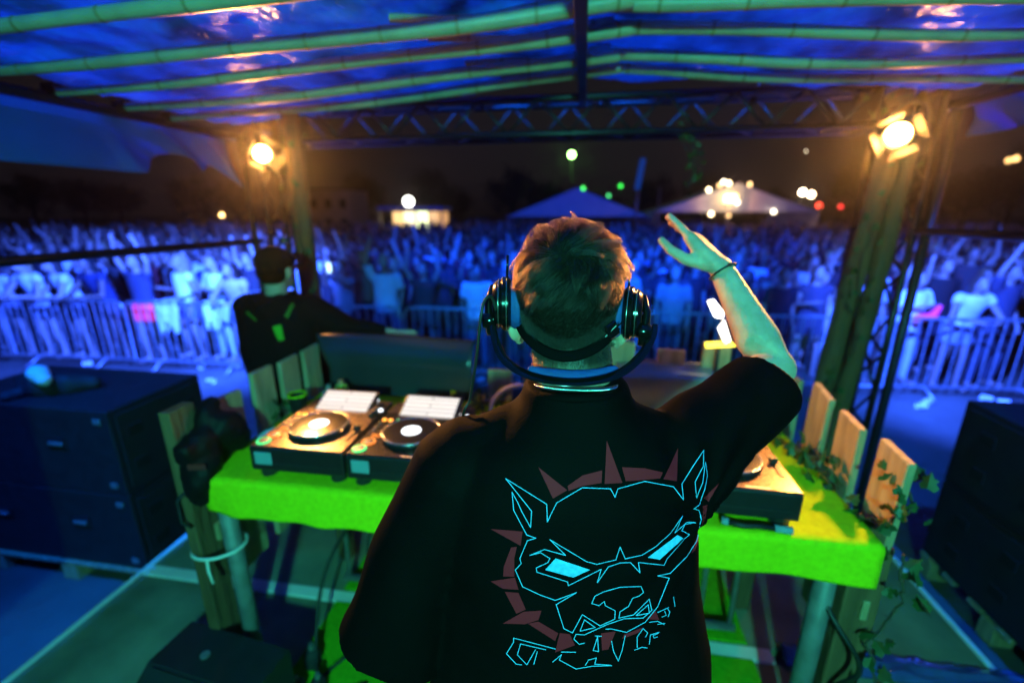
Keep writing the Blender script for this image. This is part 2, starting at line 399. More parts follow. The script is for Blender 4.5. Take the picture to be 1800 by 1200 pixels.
# side rails and rear props
for x, y0, z, lab in ((-2.35, -1.4, 1.675, 'thin black side rail running towards the other performer'), (1.92, -1.4, 1.77, 'thin black side rail below the small flap')):
    tag(MB().tube([(x, y0, z + .01), (x, 3.02, z)], .022, 8).build('side_rail', m_darkmetal, None, True), lab, 'rail')
for x, lab in ((-2.35, 'steel prop holding the rear of the eave by the long flap'), (1.92, 'steel prop holding the rear of the eave by the short flap')):
    tag(MB().tube([(x, -1.42, GZ), (x, -1.42, 2.36)], .028, 8).build('roof_prop', m_steel, None, True), lab, 'prop')
tag(MB().tube([(1.92, 2.93, GZ), (1.935, 2.95, 2.40)], .026, 10).build('black_pole', m_darkmetal, None, True), 'thin black upright pole outside the truss tower by the brighter lamp', 'pole')
tag(MB().tube([(-2.33, 2.93, GZ), (-2.34, 2.95, 2.36)], .022, 10).build('black_pole', m_darkmetal, None, True), 'thin black upright pole at the end of the long flap', 'pole')
# wooden posts at the front corners
def post(p0, p1, r, label, seed):
    p0, p1 = Vector(p0), Vector(p1); pts = []; rs = []
    for i in range(25):
        s = i / 24; p = p0.lerp(p1, s); p.x += .010 * math.sin(s * 7 + seed); p.y += .008 * math.sin(s * 5 + seed * 3); pts.append(p); rs.append(r * (1 - .12 * s + .04 * math.sin(s * 31 + seed)))
    return tag(MB().tube(pts, rs, 12).build('wooden_post', m_post, None, True), label, 'post')
post((-1.86, 2.86, 0), (-1.91, 2.87, 2.5), .062, 'rough wooden post with creeper beside the other performer', 1)
post((1.50, 2.85, 0), (1.60, 2.87, 2.48), .060, 'rough wooden post on the raised hand side of the corner pair', 2)
post((1.595, 2.83, 0), (1.69, 2.85, 2.25), .052, 'slimmer wooden post nearest the truss tower in the corner pair', 3)

# ------------------------------------------------------------------ stage lamps with barn doors
def stage_lamp(loc, aim, label, roll, es, sc_=.78):
    t = thing('stage_lamp', label, 'stage lamp', loc)
    z = (aim - loc).normalized(); x = z.cross(Vector((0, 0, 1))).normalized(); y = z.cross(x) * -1
    x, y = x * math.cos(roll) + y * math.sin(roll), y * math.cos(roll) - x * math.sin(roll)
    M = Matrix((x, y, z)).transposed().to_4x4(); M.translation = loc; M = M @ Matrix.Scale(sc_, 4)
    MB().lathe([(.02, -.17), (.06, -.165), (.082, -.12), (.085, .0), (.092, .02), (.092, .05), (.075, .05), (.072, .012), (.0, .01)], n=28, M=M).build('housing', m_darkmetal, t, 40)
    MB().lathe([(.0, .014), (.066, .014), (.064, .024), (.03, .032), (.0, .034)], n=28, M=M).build('lens', glow('lamp_glow_%d' % es, (1, .40, .09), es), t, 40)
    for k in range(4):
        a = k * math.pi / 2; A = M @ Matrix.Rotation(a, 4, 'Z') @ Matrix.Translation((0, .088, .05)) @ Matrix.Rotation(R((-30, -40, -26, -18)[k]), 4, 'X')
        MB().prism([(-.060, 0), (.060, 0), (.080, .085), (-.080, .085)], .0025, A @ Matrix.Rotation(R(90), 4, 'X')).build('barn_door', mat('barn_door', (.025, .025, .025), .5, .2), t)
    pts = [loc + x * (.11 * math.cos(a)) + Vector((0, 0, .13 * math.sin(a))) for a in [math.pi * i / 12 for i in range(13)]]
    MB().tube(pts, .009, 6).build('yoke', m_darkmetal, t, True)
    MB().box(loc + Vector((0, .05, .155)), (.05, .12, .05), .004).build('clamp', m_darkmetal, t)
    return t
stage_lamp(LAMP_L, AIM_L, 'glowing warm stage lamp with barn doors beside the other performer', R(28), 70)
stage_lamp(LAMP_R, AIM_R, 'glowing warm stage lamp with barn doors above the wooden corner posts', R(-24), 190)
# wash lights that colour the place (a housing round each beam)
for k, (p, tg, e, c, a) in enumerate(WASHES):
    p = Vector(p); z = (Vector(tg) - p).normalized(); M = z.to_track_quat('Z', 'Y').to_matrix().to_4x4(); M.translation = p
    lab = ['flat green wash light hung behind the camera under the roof', 'blue wash light bracketed outside the truss tower by the other performer', 'blue wash light bracketed outside the truss tower by the corner posts',
           'blue wash light on the truss above the other performer', 'blue wash light on the truss above the raised arm', 'blue flood light on a mast beside the stage roof on the pallet stack side', 'blue flood light on a mast beside the stage roof across the deck'][k]
    t = thing('wash_light', lab, 'wash light', p)
    MB().lathe([(.03, -.11), (.075, -.10), (.09, -.03), (.09, .03), (.08, .03), (.075, .01), (0, .008)], n=20, M=M).build('housing', m_darkmetal, t, 40)
    if k in (5, 6): MB().tube([p + Vector((0, -.08, -.08)), Vector((p.x, p.y - .08, GZ))], .025, 8).build('stand', m_darkmetal, t, True)
    elif k == 0: MB().tube([p + Vector((0, -.03, .09)), p + Vector((0, -.03, .24))], .012, 6).build('hanger', m_darkmetal, t, True)
    else: MB().tube([p + Vector((0, -.06, -.05)), Vector((max(-2.1, min(1.72, p.x)), 3.16, 2.56))], .016, 6).build('bracket', m_darkmetal, t, True)
# ------------------------------------------------------------------ DJ booth: table, posts, pickets
booth = thing('dj_booth', 'wooden booth table with upright pickets round the lime cloth', 'booth table', (-.2, 1.57, 0))
MB().box((-.21, 1.57, .965), (2.14, .78, .03), .003).build('table_top', m_wood, booth)
def plank(x, y, z0, z1, along, wd, seed, name='picket'):
    q = random.Random(seed); th = .024; k = q.uniform(-.025, .025); cut = q.uniform(-.012, .012)
    d = (th, wd, z1 - z0) if along == 'y' else (wd, th, z1 - z0)
    mb = MB().box((0, 0, 0), d, .003, Matrix.Rotation(k, 3, 'X' if along == 'y' else 'Y'))
    mb.v = [(a, b, c + (cut * ((b if along == 'y' else a) / wd) * 2 if c > 0 else 0)) for a, b, c in mb.v]
    mb.v = [(a + x, b + y, c + (z0 + z1) / 2) for a, b, c in mb.v]
    return mb.build(name, m_wood, booth)
for k, y in enumerate((1.285, 1.49, 1.70, 1.925)): plank(.905, y, .45, (1.225, 1.215, 1.24, 1.21)[k], 'y', .125, k)
for k, y in enumerate((1.395, 1.59, 1.765, 1.94)): plank(-1.335, y, .45, (1.20, 1.235, 1.225, 1.225)[k], 'y', .125, k + 9)
for k in range(11): plank(-1.2 + k * .2 + .02 * math.sin(k * 5), 2.03, .45, 1.13 if k < 7 else 1.29 + .02 * math.sin(k * 3), 'x', .12, k + 30)
MB().box((-1.36, 1.205, .615), (.045, .10, 1.23), .004).build('corner_post', m_post, booth)
MB().box((.875, 1.25, .475), (.10, .06, .93), .004).build('corner_post', m_post, booth)
for x, y in ((-1.25, 1.92), (.84, 1.92)): MB().box((x, y, .474), (.07, .07, .945), .004).build('corner_post', m_post, booth)
for x, y in ((-1.262, 1.225), (.775, 1.24)): MB().tube([(x, y, 0), (x, y, .945)], .030, 12).build('pipe_leg', mat('dull_pipe', (.20, .21, .21), .6, .3, vary=.25, scale=18), booth, True)
for x in (.885, -1.313):
    MB().box((x, 1.6, .72), (.02, .78, .07), .003).build('side_batten', m_wood, booth)
MB().box((-.2, 2.01, .72), (2.1, .02, .07), .003).build('side_batten', m_wood, booth)
pts = [(-1.31 + .10 * math.cos(a), 1.21 + .075 * math.sin(a), .665 + .012 * math.cos(a)) for a in [2 * math.pi * i / 28 for i in range(28)]]
tie = thing('rope_tie', 'white rope tie binding the pipe leg to the corner post', 'rope', (-1.31, 1.21, .66))
MB().tube(pts, .006, 6, closed=True).build('loop', m_rope, tie, True)
MB().tube([(-1.30, 1.137, .66), (-1.296, 1.13, .62), (-1.285, 1.128, .57)], .005, 6).build('tail', m_rope, tie, True)
# support barrier under the table
sup = thing('support_rack', 'steel rack of upright bars standing under the lime covered table', 'rack', (-.2, 1.72, 0))
for z in (.06, .90): MB().tube([(-1.15, 1.72, z), (.75, 1.72, z)], .019, 8).build('rail', m_steel, sup, True)
for k in range(15): MB().tube([(-1.12 + k * .132, 1.72, .06), (-1.12 + k * .132, 1.72, .90)], .011, 6).build('bar', m_steel, sup, True)
# lime cloth: top sheet folded over the front and side edges
def cloth(s, t):
    x = -1.295 + s * 2.150
    path = .77 + .135; d = t * path                              # from back edge forwards, then down
    zt = .986
    if d < .765: y = 1.945 - d; z = zt
    else:
        e = d - .765; a = min(e / .02, 1) * math.pi / 2
        y = 1.18 - .012 * math.sin(a) - .006; z = zt - .012 * (1 - math.cos(a)) - max(0, e - .02)
        dd = max(0, e - .02); y -= (.010 * math.sin(x * 7 + 1) + .030 * nz(x * 2.6, 0, 2) + .010 * nz(x * 9, 0, 5)) * dd / .12 + .02 * dd
        z += (.016 * nz(x * 2, 3, 1) + .006 * nz(x * 8, 3, 4) + .004 * math.sin(x * 11) + .02 * (x - .2) * .3) * dd / .12
    return (x, y, z + .0025 * nz(x * 5, y * 5, 7) + .003 * abs(nz(x * 7 + y * 4, y * 6, 2)))
tag(obj('tablecloth', grid_mesh('tablecloth', cloth, 110, 90, m_lime, .004)), 'lime green felt cloth spread over the booth table', 'cloth')
# ------------------------------------------------------------------ media players and mixer
TZ = .992
m_deckbody = mat('player_body', (.014, .014, .016), .35, vary=.15, scale=30, coat=.2)
m_deckplate = mat('player_plate', (.045, .045, .048), .25, .75, vary=.03, scale=220)
def scr(name, tint):
    m = mat(name, (.02, .02, .02), .2); n = m.node_tree; p = n.nodes['Principled BSDF']
    br = n.nodes.new('ShaderNodeTexBrick'); br.inputs['Scale'].default_value = 16; br.inputs['Mortar Size'].default_value = .04
    br.inputs['Color1'].default_value = (1, .93, .85, 1); br.inputs['Color2'].default_value = (*tint, 1); br.inputs['Mortar'].default_value = (.45, .40, .36, 1)
    br.inputs['Brick Width'].default_value = 7.0; br.offset = .37; br.inputs['Row Height'].default_value = .34
    tc = n.nodes.new('ShaderNodeTexCoord'); n.links.new(tc.outputs['Object'], br.inputs['Vector'])
    n.links.new(br.outputs[0], p.inputs['Emission Color']); p.inputs['Emission Strength'].default_value = 1.15
    return m
g_white = glow('led_white', (.85, .92, 1), 3.5); g_blue = glow('led_blue', (.04, .12, 1), 3); g_amber = glow('led_amber', (1, .35, .04), 3.5)
g_green = glow('led_green', (.05, 1, .25), 1.6); g_orange = glow('led_orange', (1, .25, .03), 1.4); g_jog = glow('jog_display', (.9, .95, 1), 3.0)
m_knob = mat('knob_rubber', (.02, .02, .022), .45); m_chrome = mat('jog_rim_metal', (.55, .55, .56), .22, .9)
m_tagm = mat('pale_label', (.16, .30, .34), .6)
def player(label, x, y, rz, tint, plate):
    t = thing('media_player', label, 'media player', (x, y, TZ), rz, 'media players on the booth table')
    B = lambda mb, n, m, par=t, sm=False: mb.build(n, m, par, sm, False)
    B(MB().box((0, .015, .073), (.34, .43, .088), .006), 'body', m_deckbody)
    B(MB().box((0, -.035, .1185), (.334, .32, .004), .0015), 'top_plate', plate)
    for sx in (-.13, .13):
        for sy in (-.165, .19): B(MB().lathe([(.0, 0), (.026, 0), (.028, .004), (.026, .030), (0, .030)], (sx, sy, 0), 16), 'foot', m_knob, t, 40)
    jog = B(MB().lathe([(0, .12), (.104, .12), (.106, .130), (.1005, .139), (.096, .1395), (0, .1385)], (.0, -.045, 0), 48), 'jog_wheel', mat('jog_black', (.02, .02, .022), .22, .3, coat=.3), t, 30)
    B(MB().tube([(.101 * math.cos(a), -.045 + .101 * math.sin(a), .1375) for a in [2 * math.pi * i / 48 for i in range(48)]], .0042, 6, closed=True), 'rim', m_chrome, jog, True)
    B(MB().lathe([(0, .1385), (.034, .1385), (.033, .141), (0, .1412)], (0, -.045, 0), 32), 'display', g_jog, jog, 40)
    Mx = Matrix.Translation((0, .16, .128)) @ Matrix.Rotation(R(20), 4, 'X')
    sc = MB().box((0, 0, 0), (.236, .135, .022), .004); sc.v = [tuple(Mx @ Vector(p)) for p in sc.v]; sc = B(sc, 'screen', m_deckbody)
    gl = MB().box((0, 0, .0125), (.214, .112, .002)); gl.v = [tuple(Mx @ Vector(p)) for p in gl.v]; B(gl, 'glass', scr('screen_%s' % label[:3], tint), sc)
    for k in range(6): B(MB().box((-.1 + k * .04, .226, .121), (.014, .007, .005), .001), 'hot_cue_light', (g_white, g_blue, g_blue, g_blue, g_blue, g_white)[k])
    for k in range(2):
        B(MB().lathe([(0, .118), (.009, .118), (.009, .124), (0, .125)], (.135 + .022 * k, .14 - .01 * k, 0), 14), 'side_button', g_white, t, 40)
        B(MB().lathe([(0, .118), (.008, .118), (.008, .123), (0, .124)], (-.147 + .024 * k, .055, 0), 14), 'loop_button', g_amber, t, 40)
    B(MB().box((-.09, .058, .122), (.016, .008, .004), .001), 'mode_light', g_green)
    for nm, px, py, g in (('play_button', -.138, -.163, g_green), ('cue_button', -.128, -.115, g_orange)):
        b = B(MB().lathe([(0, .12), (.017, .12), (.017, .125), (0, .1255)], (px, py, 0), 24), nm, m_chrome, t, 40)
        B(MB().tube([(px + .0205 * math.cos(a), py + .0205 * math.sin(a), .122) for a in [2 * math.pi * i / 24 for i in range(24)]], .0036, 6, closed=True), 'ring', g, b, True)
    for k in range(5): B(MB().lathe([(0, .12), (.004, .12), (.004, .123), (0, .123)], (-.135 + .011 * (k % 3), -.075 + .013 * (k // 3), 0), 8), 'cue_light', g_orange, t)
    B(MB().box((.142, -.06, .1225), (.012, .12, .003)), 'tempo_slot', m_black)
    B(MB().box((.142, -.04, .131), (.022, .014, .018), .002), 'tempo_fader', m_knob)
    for k in range(3): B(MB().lathe([(0, .12), (.011, .12), (.010, .136), (0, .137)], (.142, .075 + k * .028, 0), 14), 'knob', m_knob, t, 40)
    for k in range(8):
        B(MB().box((-.098 + k * .028, .075 - .004 * (k % 2), .1215), (.016, .009, .004), .001), 'pad_button', (m_knob, m_knob, g_blue, m_knob, m_knob, m_chrome, m_knob, m_knob)[k])
    for k in range(4): B(MB().lathe([(0, .12), (.0055, .12), (.005, .125), (0, .1255)], (-.152, -.03 + k * .02, 0), 10), 'search_button', m_chrome, t, 40)
    B(MB().box((.05, -.186, .1207), (.07, .006, .0008)), 'printed_name', m_steel)
    B(MB().box((-.120, -.2015, .078), (.062, .003, .046), .001), 'label_tag', m_tagm)
    B(MB().box((.01, -.2012, .060), (.27, .002, .004)), 'front_line', m_knob)
    return t
m_warmrefl = mat('warm_reflection_plate', (.15, .115, .09), .28, .85, vary=.03, scale=220)  # warm base colour stands in for the lamp reflected in the plate
player('end media player with bronze faceplate by the black bag', -.93, 1.395, R(1), (.95, .72, .52), m_warmrefl)
player('media player with glossy black faceplate between bronze player and mixer', -.575, 1.395, 0, (.80, .86, .95), m_deckplate)
player('media player mostly hidden in front of the performer, beyond the mixer', .135, 1.395, 0, (.9, .85, .8), m_deckplate)
player('end media player with bronze faceplate by the yellow streaks on the cloth', .478, 1.395, R(-1), (.92, .8, .7), m_warmrefl)
mx = thing('dj_mixer', 'black mixer with rows of knobs between the media players', 'mixer', (-.22, 1.395, TZ))
MB().box((0, .01, .07), (.32, .40, .085), .005).build('body', m_deckbody, mx, False, False)
for i in range(5):
    for j in range(6):
        MB().lathe([(0, .1125), (.010, .1125), (.009, .128), (0, .129)], (-.12 + i * .06, -.03 + j * .038, 0), 12).build('knob', m_knob, mx, 40, False)
for i in range(4): MB().box((-.12 + i * .075, -.10, .119), (.018, .012, .013), .002).build('fader', m_chrome, mx, False, False)
for i in range(5): MB().box((-.10 + i * .05, .19, .115), (.012, .006, .004)).build('meter_light', (g_green, g_green, g_amber, g_blue, g_white)[i], mx, False, False)
for sx in (-.12, .12):
    for sy in (-.15, .17): MB().lathe([(0, 0), (.02, 0), (.02, .028), (0, .028)], (sx, sy, 0), 12).build('foot', m_knob, mx, 40, False)
# screens standing at the back of the table
def sheet(x0, x1, flare, m, label, h0, h1, nm):
    def f(s, t):
        k = s + (.0 if s > .5 else -.0)
        if t < .55: z = .99 + (h0 - .99) * t / .55; y = 1.93 + .01 * t; ex = 0
        else:
            e = (t - .55) / .45; z = h0 + (h1 - h0) * math.sin(e * math.pi / 2); y = 1.935 + .11 * (1 - math.cos(e * math.pi / 2)) ; ex = -flare * e * (1 - s)
        return (x0 + (x1 - x0) * s + ex, y + .015 * math.sin(s * 3), z + .006 * math.sin(s * 5) * t)
    return tag(obj(nm, grid_mesh(nm, f, 30, 30, m, .003)), label, 'screen')
sheet(-1.235, -.50, .13, m_smoke, 'curled smoked acrylic screen behind the two lit media players', 1.13, 1.275, 'acrylic_screen')
sheet(.17, .76, .0, m_clear, 'scuffed grey acrylic screen at the table back near the raised arm', 1.14, 1.205, 'acrylic_screen')
def cable(pts, r, label, m=m_cable):
    P = [Vector(p) for p in pts]; out = []
    for i in range(len(P) - 1):
        a, b, c, d = P[max(i - 1, 0)], P[i], P[i + 1], P[min(i + 2, len(P) - 1)]
        for k in range(8):
            t = k / 8; out.append(.5 * ((2 * b) + (c - a) * t + (2 * a - 5 * b + 4 * c - d) * t * t + (3 * b - a - 3 * c + d) * t ** 3))
    out.append(P[-1]); return tag(MB().tube(out, r, 6).build('cable', m, None, True), label, 'cable')
# small things on the table
tag(MB().lathe([(0, 0), (.05, .0), (.085, .010), (.088, .012), (.052, .004), (0, .004)], (-1.185, 1.47, TZ), 28).build('paper_plate', mat('plate_card', (.45, .72, .72), .6), None, 40), 'pale round plate by the tinted media player and pickets', 'plate')
cup = thing('drink_cup', 'dark cup with green rim standing by the side pickets', 'cup', (-1.23, 1.66, TZ))
MB().lathe([(0, 0), (.030, 0), (.040, .105), (.036, .105), (.027, .006), (0, .006)], (-1.23, 1.66, TZ), 20).build('body', m_black, cup, 40)
MB().tube([(-1.23 + .039 * math.cos(a), 1.66 + .039 * math.sin(a), TZ + .104) for a in [2 * math.pi * i / 20 for i in range(20)]], .004, 6, closed=True).build('rim', m_lime, cup, True)
can = thing('drink_can', 'small lime drink can with orange cap behind the tinted player', 'can', (-1.10, 1.80, TZ))
MB().lathe([(0, 0), (.026, 0), (.030, .01), (.030, .09), (.022, .105), (0, .105)], (-1.10, 1.80, TZ), 18).build('body', mat('can_lime', (.35, .6, .05), .35), can, 40)
MB().lathe([(0, .1055), (.012, .1055), (.012, .125), (0, .126)], (-1.10, 1.80, TZ), 14).build('cap', mat('cap_orange', (.8, .3, .12), .5), can, 40)
for k, (px, py) in enumerate(((-1.155, 1.75), (-1.18, 1.82))):
    tag(MB().lathe([(0, 0), (.022, 0), (.024, .06), (.012, .075), (.012, .09), (0, .09)], (px, py, TZ), 14).build('small_bottle', mat('bottle_plastic', (.3, .4, .4), .2, trans=.4), None, 40),
        ('small pale bottle beside the dark cup', 'small pale bottle tucked behind the lime can')[k], 'bottle')
hoop = tag(MB().tube([(-.24 + .145 * math.cos(a), 1.80 + .02 * math.sin(a), TZ + .01 + .135 * math.sin(a)) for a in [math.pi * i / 24 for i in range(25)]], .009, 8).build('cable_loop', mat('grey_hose', (.45, .46, .46), .5), None, True), 'grey hose arched in a loop behind the mixer', 'hose')
lead = thing('audio_lead', 'short black lead with pale connectors lying before the end player', 'cable', (.60, 1.21, TZ))
MB().tube([(.45, 1.185, TZ + .012), (.49, 1.175, TZ + .012), (.53, 1.18, TZ + .012), (.58, 1.176, TZ + .012)], .008, 8).build('wire', m_cable, lead, True)
for a, b in (((.435, 1.19), (.452, 1.185)), ((.575, 1.177), (.62, 1.172))): MB().tube([(a[0], a[1], TZ + .013), (b[0], b[1], TZ + .013)], .011, 10).build('connector', m_tagm, lead, True)
for k, (xa, xb) in enumerate(((-.98, -.86), (-.62, -.50), (.10, .18), (.44, .52))):
    cable([(xa, 1.62, TZ + .05), (xa + .02, 1.70, TZ + .03), (xb, 1.78, TZ + .008), (xb + .06, 1.86, TZ + .008), (xb + .02, 1.93, TZ + .008)], .0045, 'thin black lead behind the ' + ('tinted player by the bag', 'black faced player', 'player beyond the mixer', 'tinted player by the yellow streaks')[k])
# lit sign behind the raised arm
sg = thing('light_sign', 'small bright white and yellow angular light behind the raised forearm', 'light sign', (.60, 1.96, TZ))
MB().tube([(.60, 1.965, TZ), (.60, 1.97, 1.44)], .008, 8).build('stem', m_darkmetal, sg, True)
for poly, c, s in (([(.525, 1.515), (.548, 1.522), (.592, 1.47), (.592, 1.445), (.56, 1.45)], (1, .95, .85), 7), ([(.58, 1.40), (.60, 1.435), (.635, 1.35), (.615, 1.335)], (1, .93, .75), 6), ([(.535, 1.335), (.64, 1.345), (.66, 1.325), (.54, 1.312)], (1, .75, .06), 4)):
    MB().prism(poly, .012, Matrix.Translation((0, 1.95, 0)) @ Matrix.Rotation(R(90), 4, 'X')).build('lit_panel', glow('sign_%d' % s, c, s), sg)
# black bag hung over the table corner
bagc = MB().limb([(-1.29, 1.20, 1.10), (-1.30, 1.19, .98), (-1.305, 1.17, .90)], [.055, .065, .035]).limb([(-1.27, 1.29, 1.12), (-1.26, 1.33, 1.06)], [.06, .05]).limb([(-1.30, 1.25, 1.16), (-1.31, 1.30, 1.20)], [.04, .03])
bagc.box((-1.30, 1.22, 1.06), (.07, .16, .17), .01, Matrix.Rotation(.3, 3, 'X'))
bme = blob(bagc, 'bag_body', mat('bag_nylon', (.004, .004, .005), .6, spec=.2), .010, 3); wrinkle(bme, lambda p: .014 * nz(p.x * 14, p.y * 14, p.z * 14) + .008 * abs(nz(p.x * 30, p.y * 30, p.z * 22)))
bag = thing('black_bag', 'black bag with dull red patch slumped over the table corner', 'bag', (-1.3, 1.22, 1.0))
obj('bag_body', bme, bag)
MB().tube([(-1.345, 1.17, .94), (-1.37, 1.14, .90), (-1.36, 1.13, .82), (-1.33, 1.135, .80)], .012, 8, flat=.4).build('strap', m_blackm, bag, True)
MB().box((-1.262, 1.142, 1.045), (.06, .006, .022), .002, Matrix.Rotation(R(12), 3, 'Z')).build('red_patch', mat('dull_red', (.16, .012, .012), .8), bag)
# ------------------------------------------------------------------ ivy
def leaf_mesh(name, sz):
    pts = [(0, 0), (.32, -.12), (.5, .18), (.30, .42), (.42, .62), (.16, .72), (0, 1.05), (-.16, .72), (-.42, .62), (-.30, .42), (-.5, .18), (-.32, -.12)]
    V = [(x * sz, y * sz, -abs(x) * .35 * sz) for x, y in pts] + [(0, .35 * sz, .02 * sz)]
    F = [(i, (i + 1) % 12, 12) for i in range(12)]
    me = bpy.data.meshes.new(name); me.from_pydata(V, [], F); me.materials.append(m_leaf); return me
LEAVES = [leaf_mesh('leaf', s) for s in (.030, .038, .046)]
m_yleaf = mat('yellow_leaf', (.42, .36, .02), .55); YL = leaf_mesh('leaf', .036); YL.materials.clear(); YL.materials.append(m_yleaf)
def vine(pts, n, spread, label, seed, name='ivy_vine', pool=LEAVES):
    q = random.Random(seed); pts = [Vector(p) for p in pts]; t = thing(name, label, 'vine', pts[0])
    fine = []
    for i in range(len(pts) - 1):
        for k in range(8):
            p = pts[i].lerp(pts[i + 1], k / 8); fine.append(p + Vector((q.uniform(-.008, .008), q.uniform(-.008, .008), q.uniform(-.008, .008))))
    fine.append(pts[-1]); MB().tube(fine, .004, 5).build('stem', m_bark, t)
    for k in range(int(n * 1.7)):
        p = fine[int(q.random() * len(fine))] + Vector((q.uniform(-1, 1), q.uniform(-1, 1), q.uniform(-1, 1))) * spread
        o = bpy.data.objects.new('leaf', q.choice(pool)); reg(o, t); ALLKIDS.setdefault(t.name, []).append(o)
        o.location = p - pts[0]; o.rotation_euler = (q.uniform(.3, 2.2), q.uniform(-.6, .6), q.uniform(-3, 3))
vine([(.90, 1.16, .98), (.94, 1.18, .80), (.90, 1.19, .62), (.95, 1.15, .45), (.90, 1.17, .2)], 22, .05, 'ivy trailing down the corner post by the yellow streaks', 4)
vine([(.84, 1.28, 1.0), (.87, 1.22, 1.03), (.93, 1.2, 1.1), (.92, 1.3, 1.18)], 16, .04, 'ivy climbing the end picket at the table corner', 5)
vine([(.70, 1.80, 1.0), (.80, 1.70, 1.02), (.84, 1.55, 1.02), (.85, 1.40, 1.01)], 26, .04, 'ivy lying on the cloth along the side pickets', 6)
vine([(-.52, 1.85, 1.0), (-.4, 1.82, 1.05), (-.25, 1.86, 1.06), (-.05, 1.84, 1.03), (.1, 1.86, 1.02)], 44, .06, 'yellow and green leafy garland at the table back behind the mixer', 7, 'leaf_garland', LEAVES + [YL, YL])
vine([(-1.25, 1.70, 1.0), (-1.28, 1.62, 1.04), (-1.27, 1.5, 1.0)], 9, .03, 'few ivy leaves beside the dark cup', 8)
vine([(-1.84, 2.80, .6), (-1.93, 2.80, 1.1), (-1.84, 2.80, 1.5), (-1.95, 2.81, 1.9), (-1.88, 2.81, 2.4)], 40, .07, 'creeper climbing the wooden post beside the other performer', 9)
vine([(1.48, 2.79, .6), (1.60, 2.79, 1.1), (1.53, 2.79, 1.6), (1.64, 2.80, 2.1), (1.5, 2.85, 2.4)], 40, .07, 'creeper climbing the wooden corner posts under the brighter lamp', 10)
vine([(.55, 3.02, 2.40), (.60, 3.0, 2.28), (.66, 3.0, 2.20), (.62, 3.0, 2.02)], 22, .05, 'short creeper dangling from the truss above the raised hand', 12)
tag(MB().lathe([(0, 0), (.035, .0), (.05, .03), (.04, .06), (0, .068)], (.80, 1.93, TZ), 14).build('black_pouch', m_blackm, None, True), 'small black pouch at the table back beside the side pickets', 'pouch')
# ------------------------------------------------------------------ things on the deck
wd = thing('monitor_wedge', 'black monitor wedge on the deck before the corner post', 'monitor speaker', (-1.27, .93, 0), R(174))
MB().prism([(-.22, 0), (.22, 0), (.22, .10), (-.05, .31), (-.22, .31)], .46, Matrix.Translation((-.23, 0, .002)) @ Matrix(((0, 0, 1, 0), (1, 0, 0, 0), (0, 1, 0, 0), (0, 0, 0, 1)))).build('cabinet', m_sub, wd, False, False)
MB().box((0, .0875, .2115), (.40, .32, .008), .002, Matrix.Rotation(R(-37.9), 3, 'X')).build('grille', m_blackm, wd, False, False)
MB().lathe([(0, 0), (.016, 0), (.016, .006), (0, .006)], (.05, -.12, .312), 14).build('badge', m_steel, wd, False, False)
cable([(-1.0, 1.9, .8), (-1.02, 1.78, .55), (-1.1, 1.5, .3), (-1.05, 1.3, .08), (-.95, 1.2, .02), (-.8, 1.25, .02)], .008, 'black cable hanging down inside the corner pipe leg')
cable([(-.85, 1.8, .85), (-.92, 1.6, .45), (-.88, 1.42, .10), (-.98, 1.28, .02), (-1.05, 1.15, .02)], .007, 'black cable curling onto the green light sheet by the plug heap')
cable([(.70, 1.5, .95), (.78, 1.22, .72), (.86, 1.14, .58), (.84, 1.2, .4), (.92, 1.16, .3), (.8, 1.05, .12), (.6, 1.0, .02)], .008, 'black cable looping round the corner post with ivy')
for k, (x, y, r) in enumerate(((-1.07, 1.30, .035), (-.98, 1.20, .03), (-.94, 1.12, .035), (-1.06, 1.18, .028))):
    pl = thing('power_plug', ('grey power plug standing highest in the plug heap', 'grey power plug lying beside the green light sheet edge', 'grey power plug at the front of the plug heap', 'small grey power plug nearest the pipe leg')[k], 'plug', (x, y, .012))
    MB().lathe([(0, 0), (r, 0), (r, r * 1.6), (r * .5, r * 2.2), (0, r * 2.3)], (x, y, .013), 14).build('shell', m_blackm, pl, 40)
    MB().lathe([(0, r * 2.3), (r * .35, r * 2.3), (r * .3, r * 3), (0, r * 3)], (x, y, .013), 12).build('face', m_steel, pl, 40)
# ------------------------------------------------------------------ speaker stacks
def cabinet(c, d, label, face):
    t = thing('speaker_cabinet', label, 'speaker', (c[0], c[1], c[2] - d[2] / 2))
    MB().box(c, d, .008).build('box', m_sub, t)
    cx, cy_, cz = c; dx, dy, dz = d
    fx = cx + face * (dx / 2 + .004)
    MB().box((fx, cy_, cz), (.008, dy - .08, dz - .08), .002).build('grille', m_blackm, t)
    for k in range(3):
        for j in range(2): MB().box((fx + face * .006, cy_ - dy * .3 + k * dy * .3, cz - dz * .2 + j * dz * .4), (.006, .10, .07), .002).build('port', mat('port_black', (.004, .004, .004), .9), t)
    for sx in (-.5, .3):
        h = MB().box((cx + sx * dx * .6, cy_ - dy / 2 - .004, cz + .05), (.14, .008, .075), .002).build('handle_plate', m_darkmetal, t)
        MB().box((cx + sx * dx * .6, cy_ - dy / 2 - .014, cz + .05), (.10, .012, .02), .003).build('handle', m_steel, h)
    for j in (-1, 1): MB().box((cx + dx / 2 * .88, cy_ - dy / 2 - .004, cz + j * dz * .38), (.05, .008, .035), .002).build('corner_plate', m_steel, t)
    return t
cabinet((-3.39, 2.32, -.11), (1.30, .66, .56), 'lower black bass cabinet standing on the pallet beside the deck', 1)
cabinet((-3.39, 2.32, .46), (1.30, .66, .57), 'upper black bass cabinet with a dark bundle on top', 1)
cabinet((3.06, 2.45, -.11), (1.26, 1.10, .56), 'lower black bass cabinet across the deck from the pallet stack', -1)
cabinet((3.06, 2.45, .46), (1.26, 1.10, .57), 'upper black bass cabinet by the trampled ground across the deck', -1)
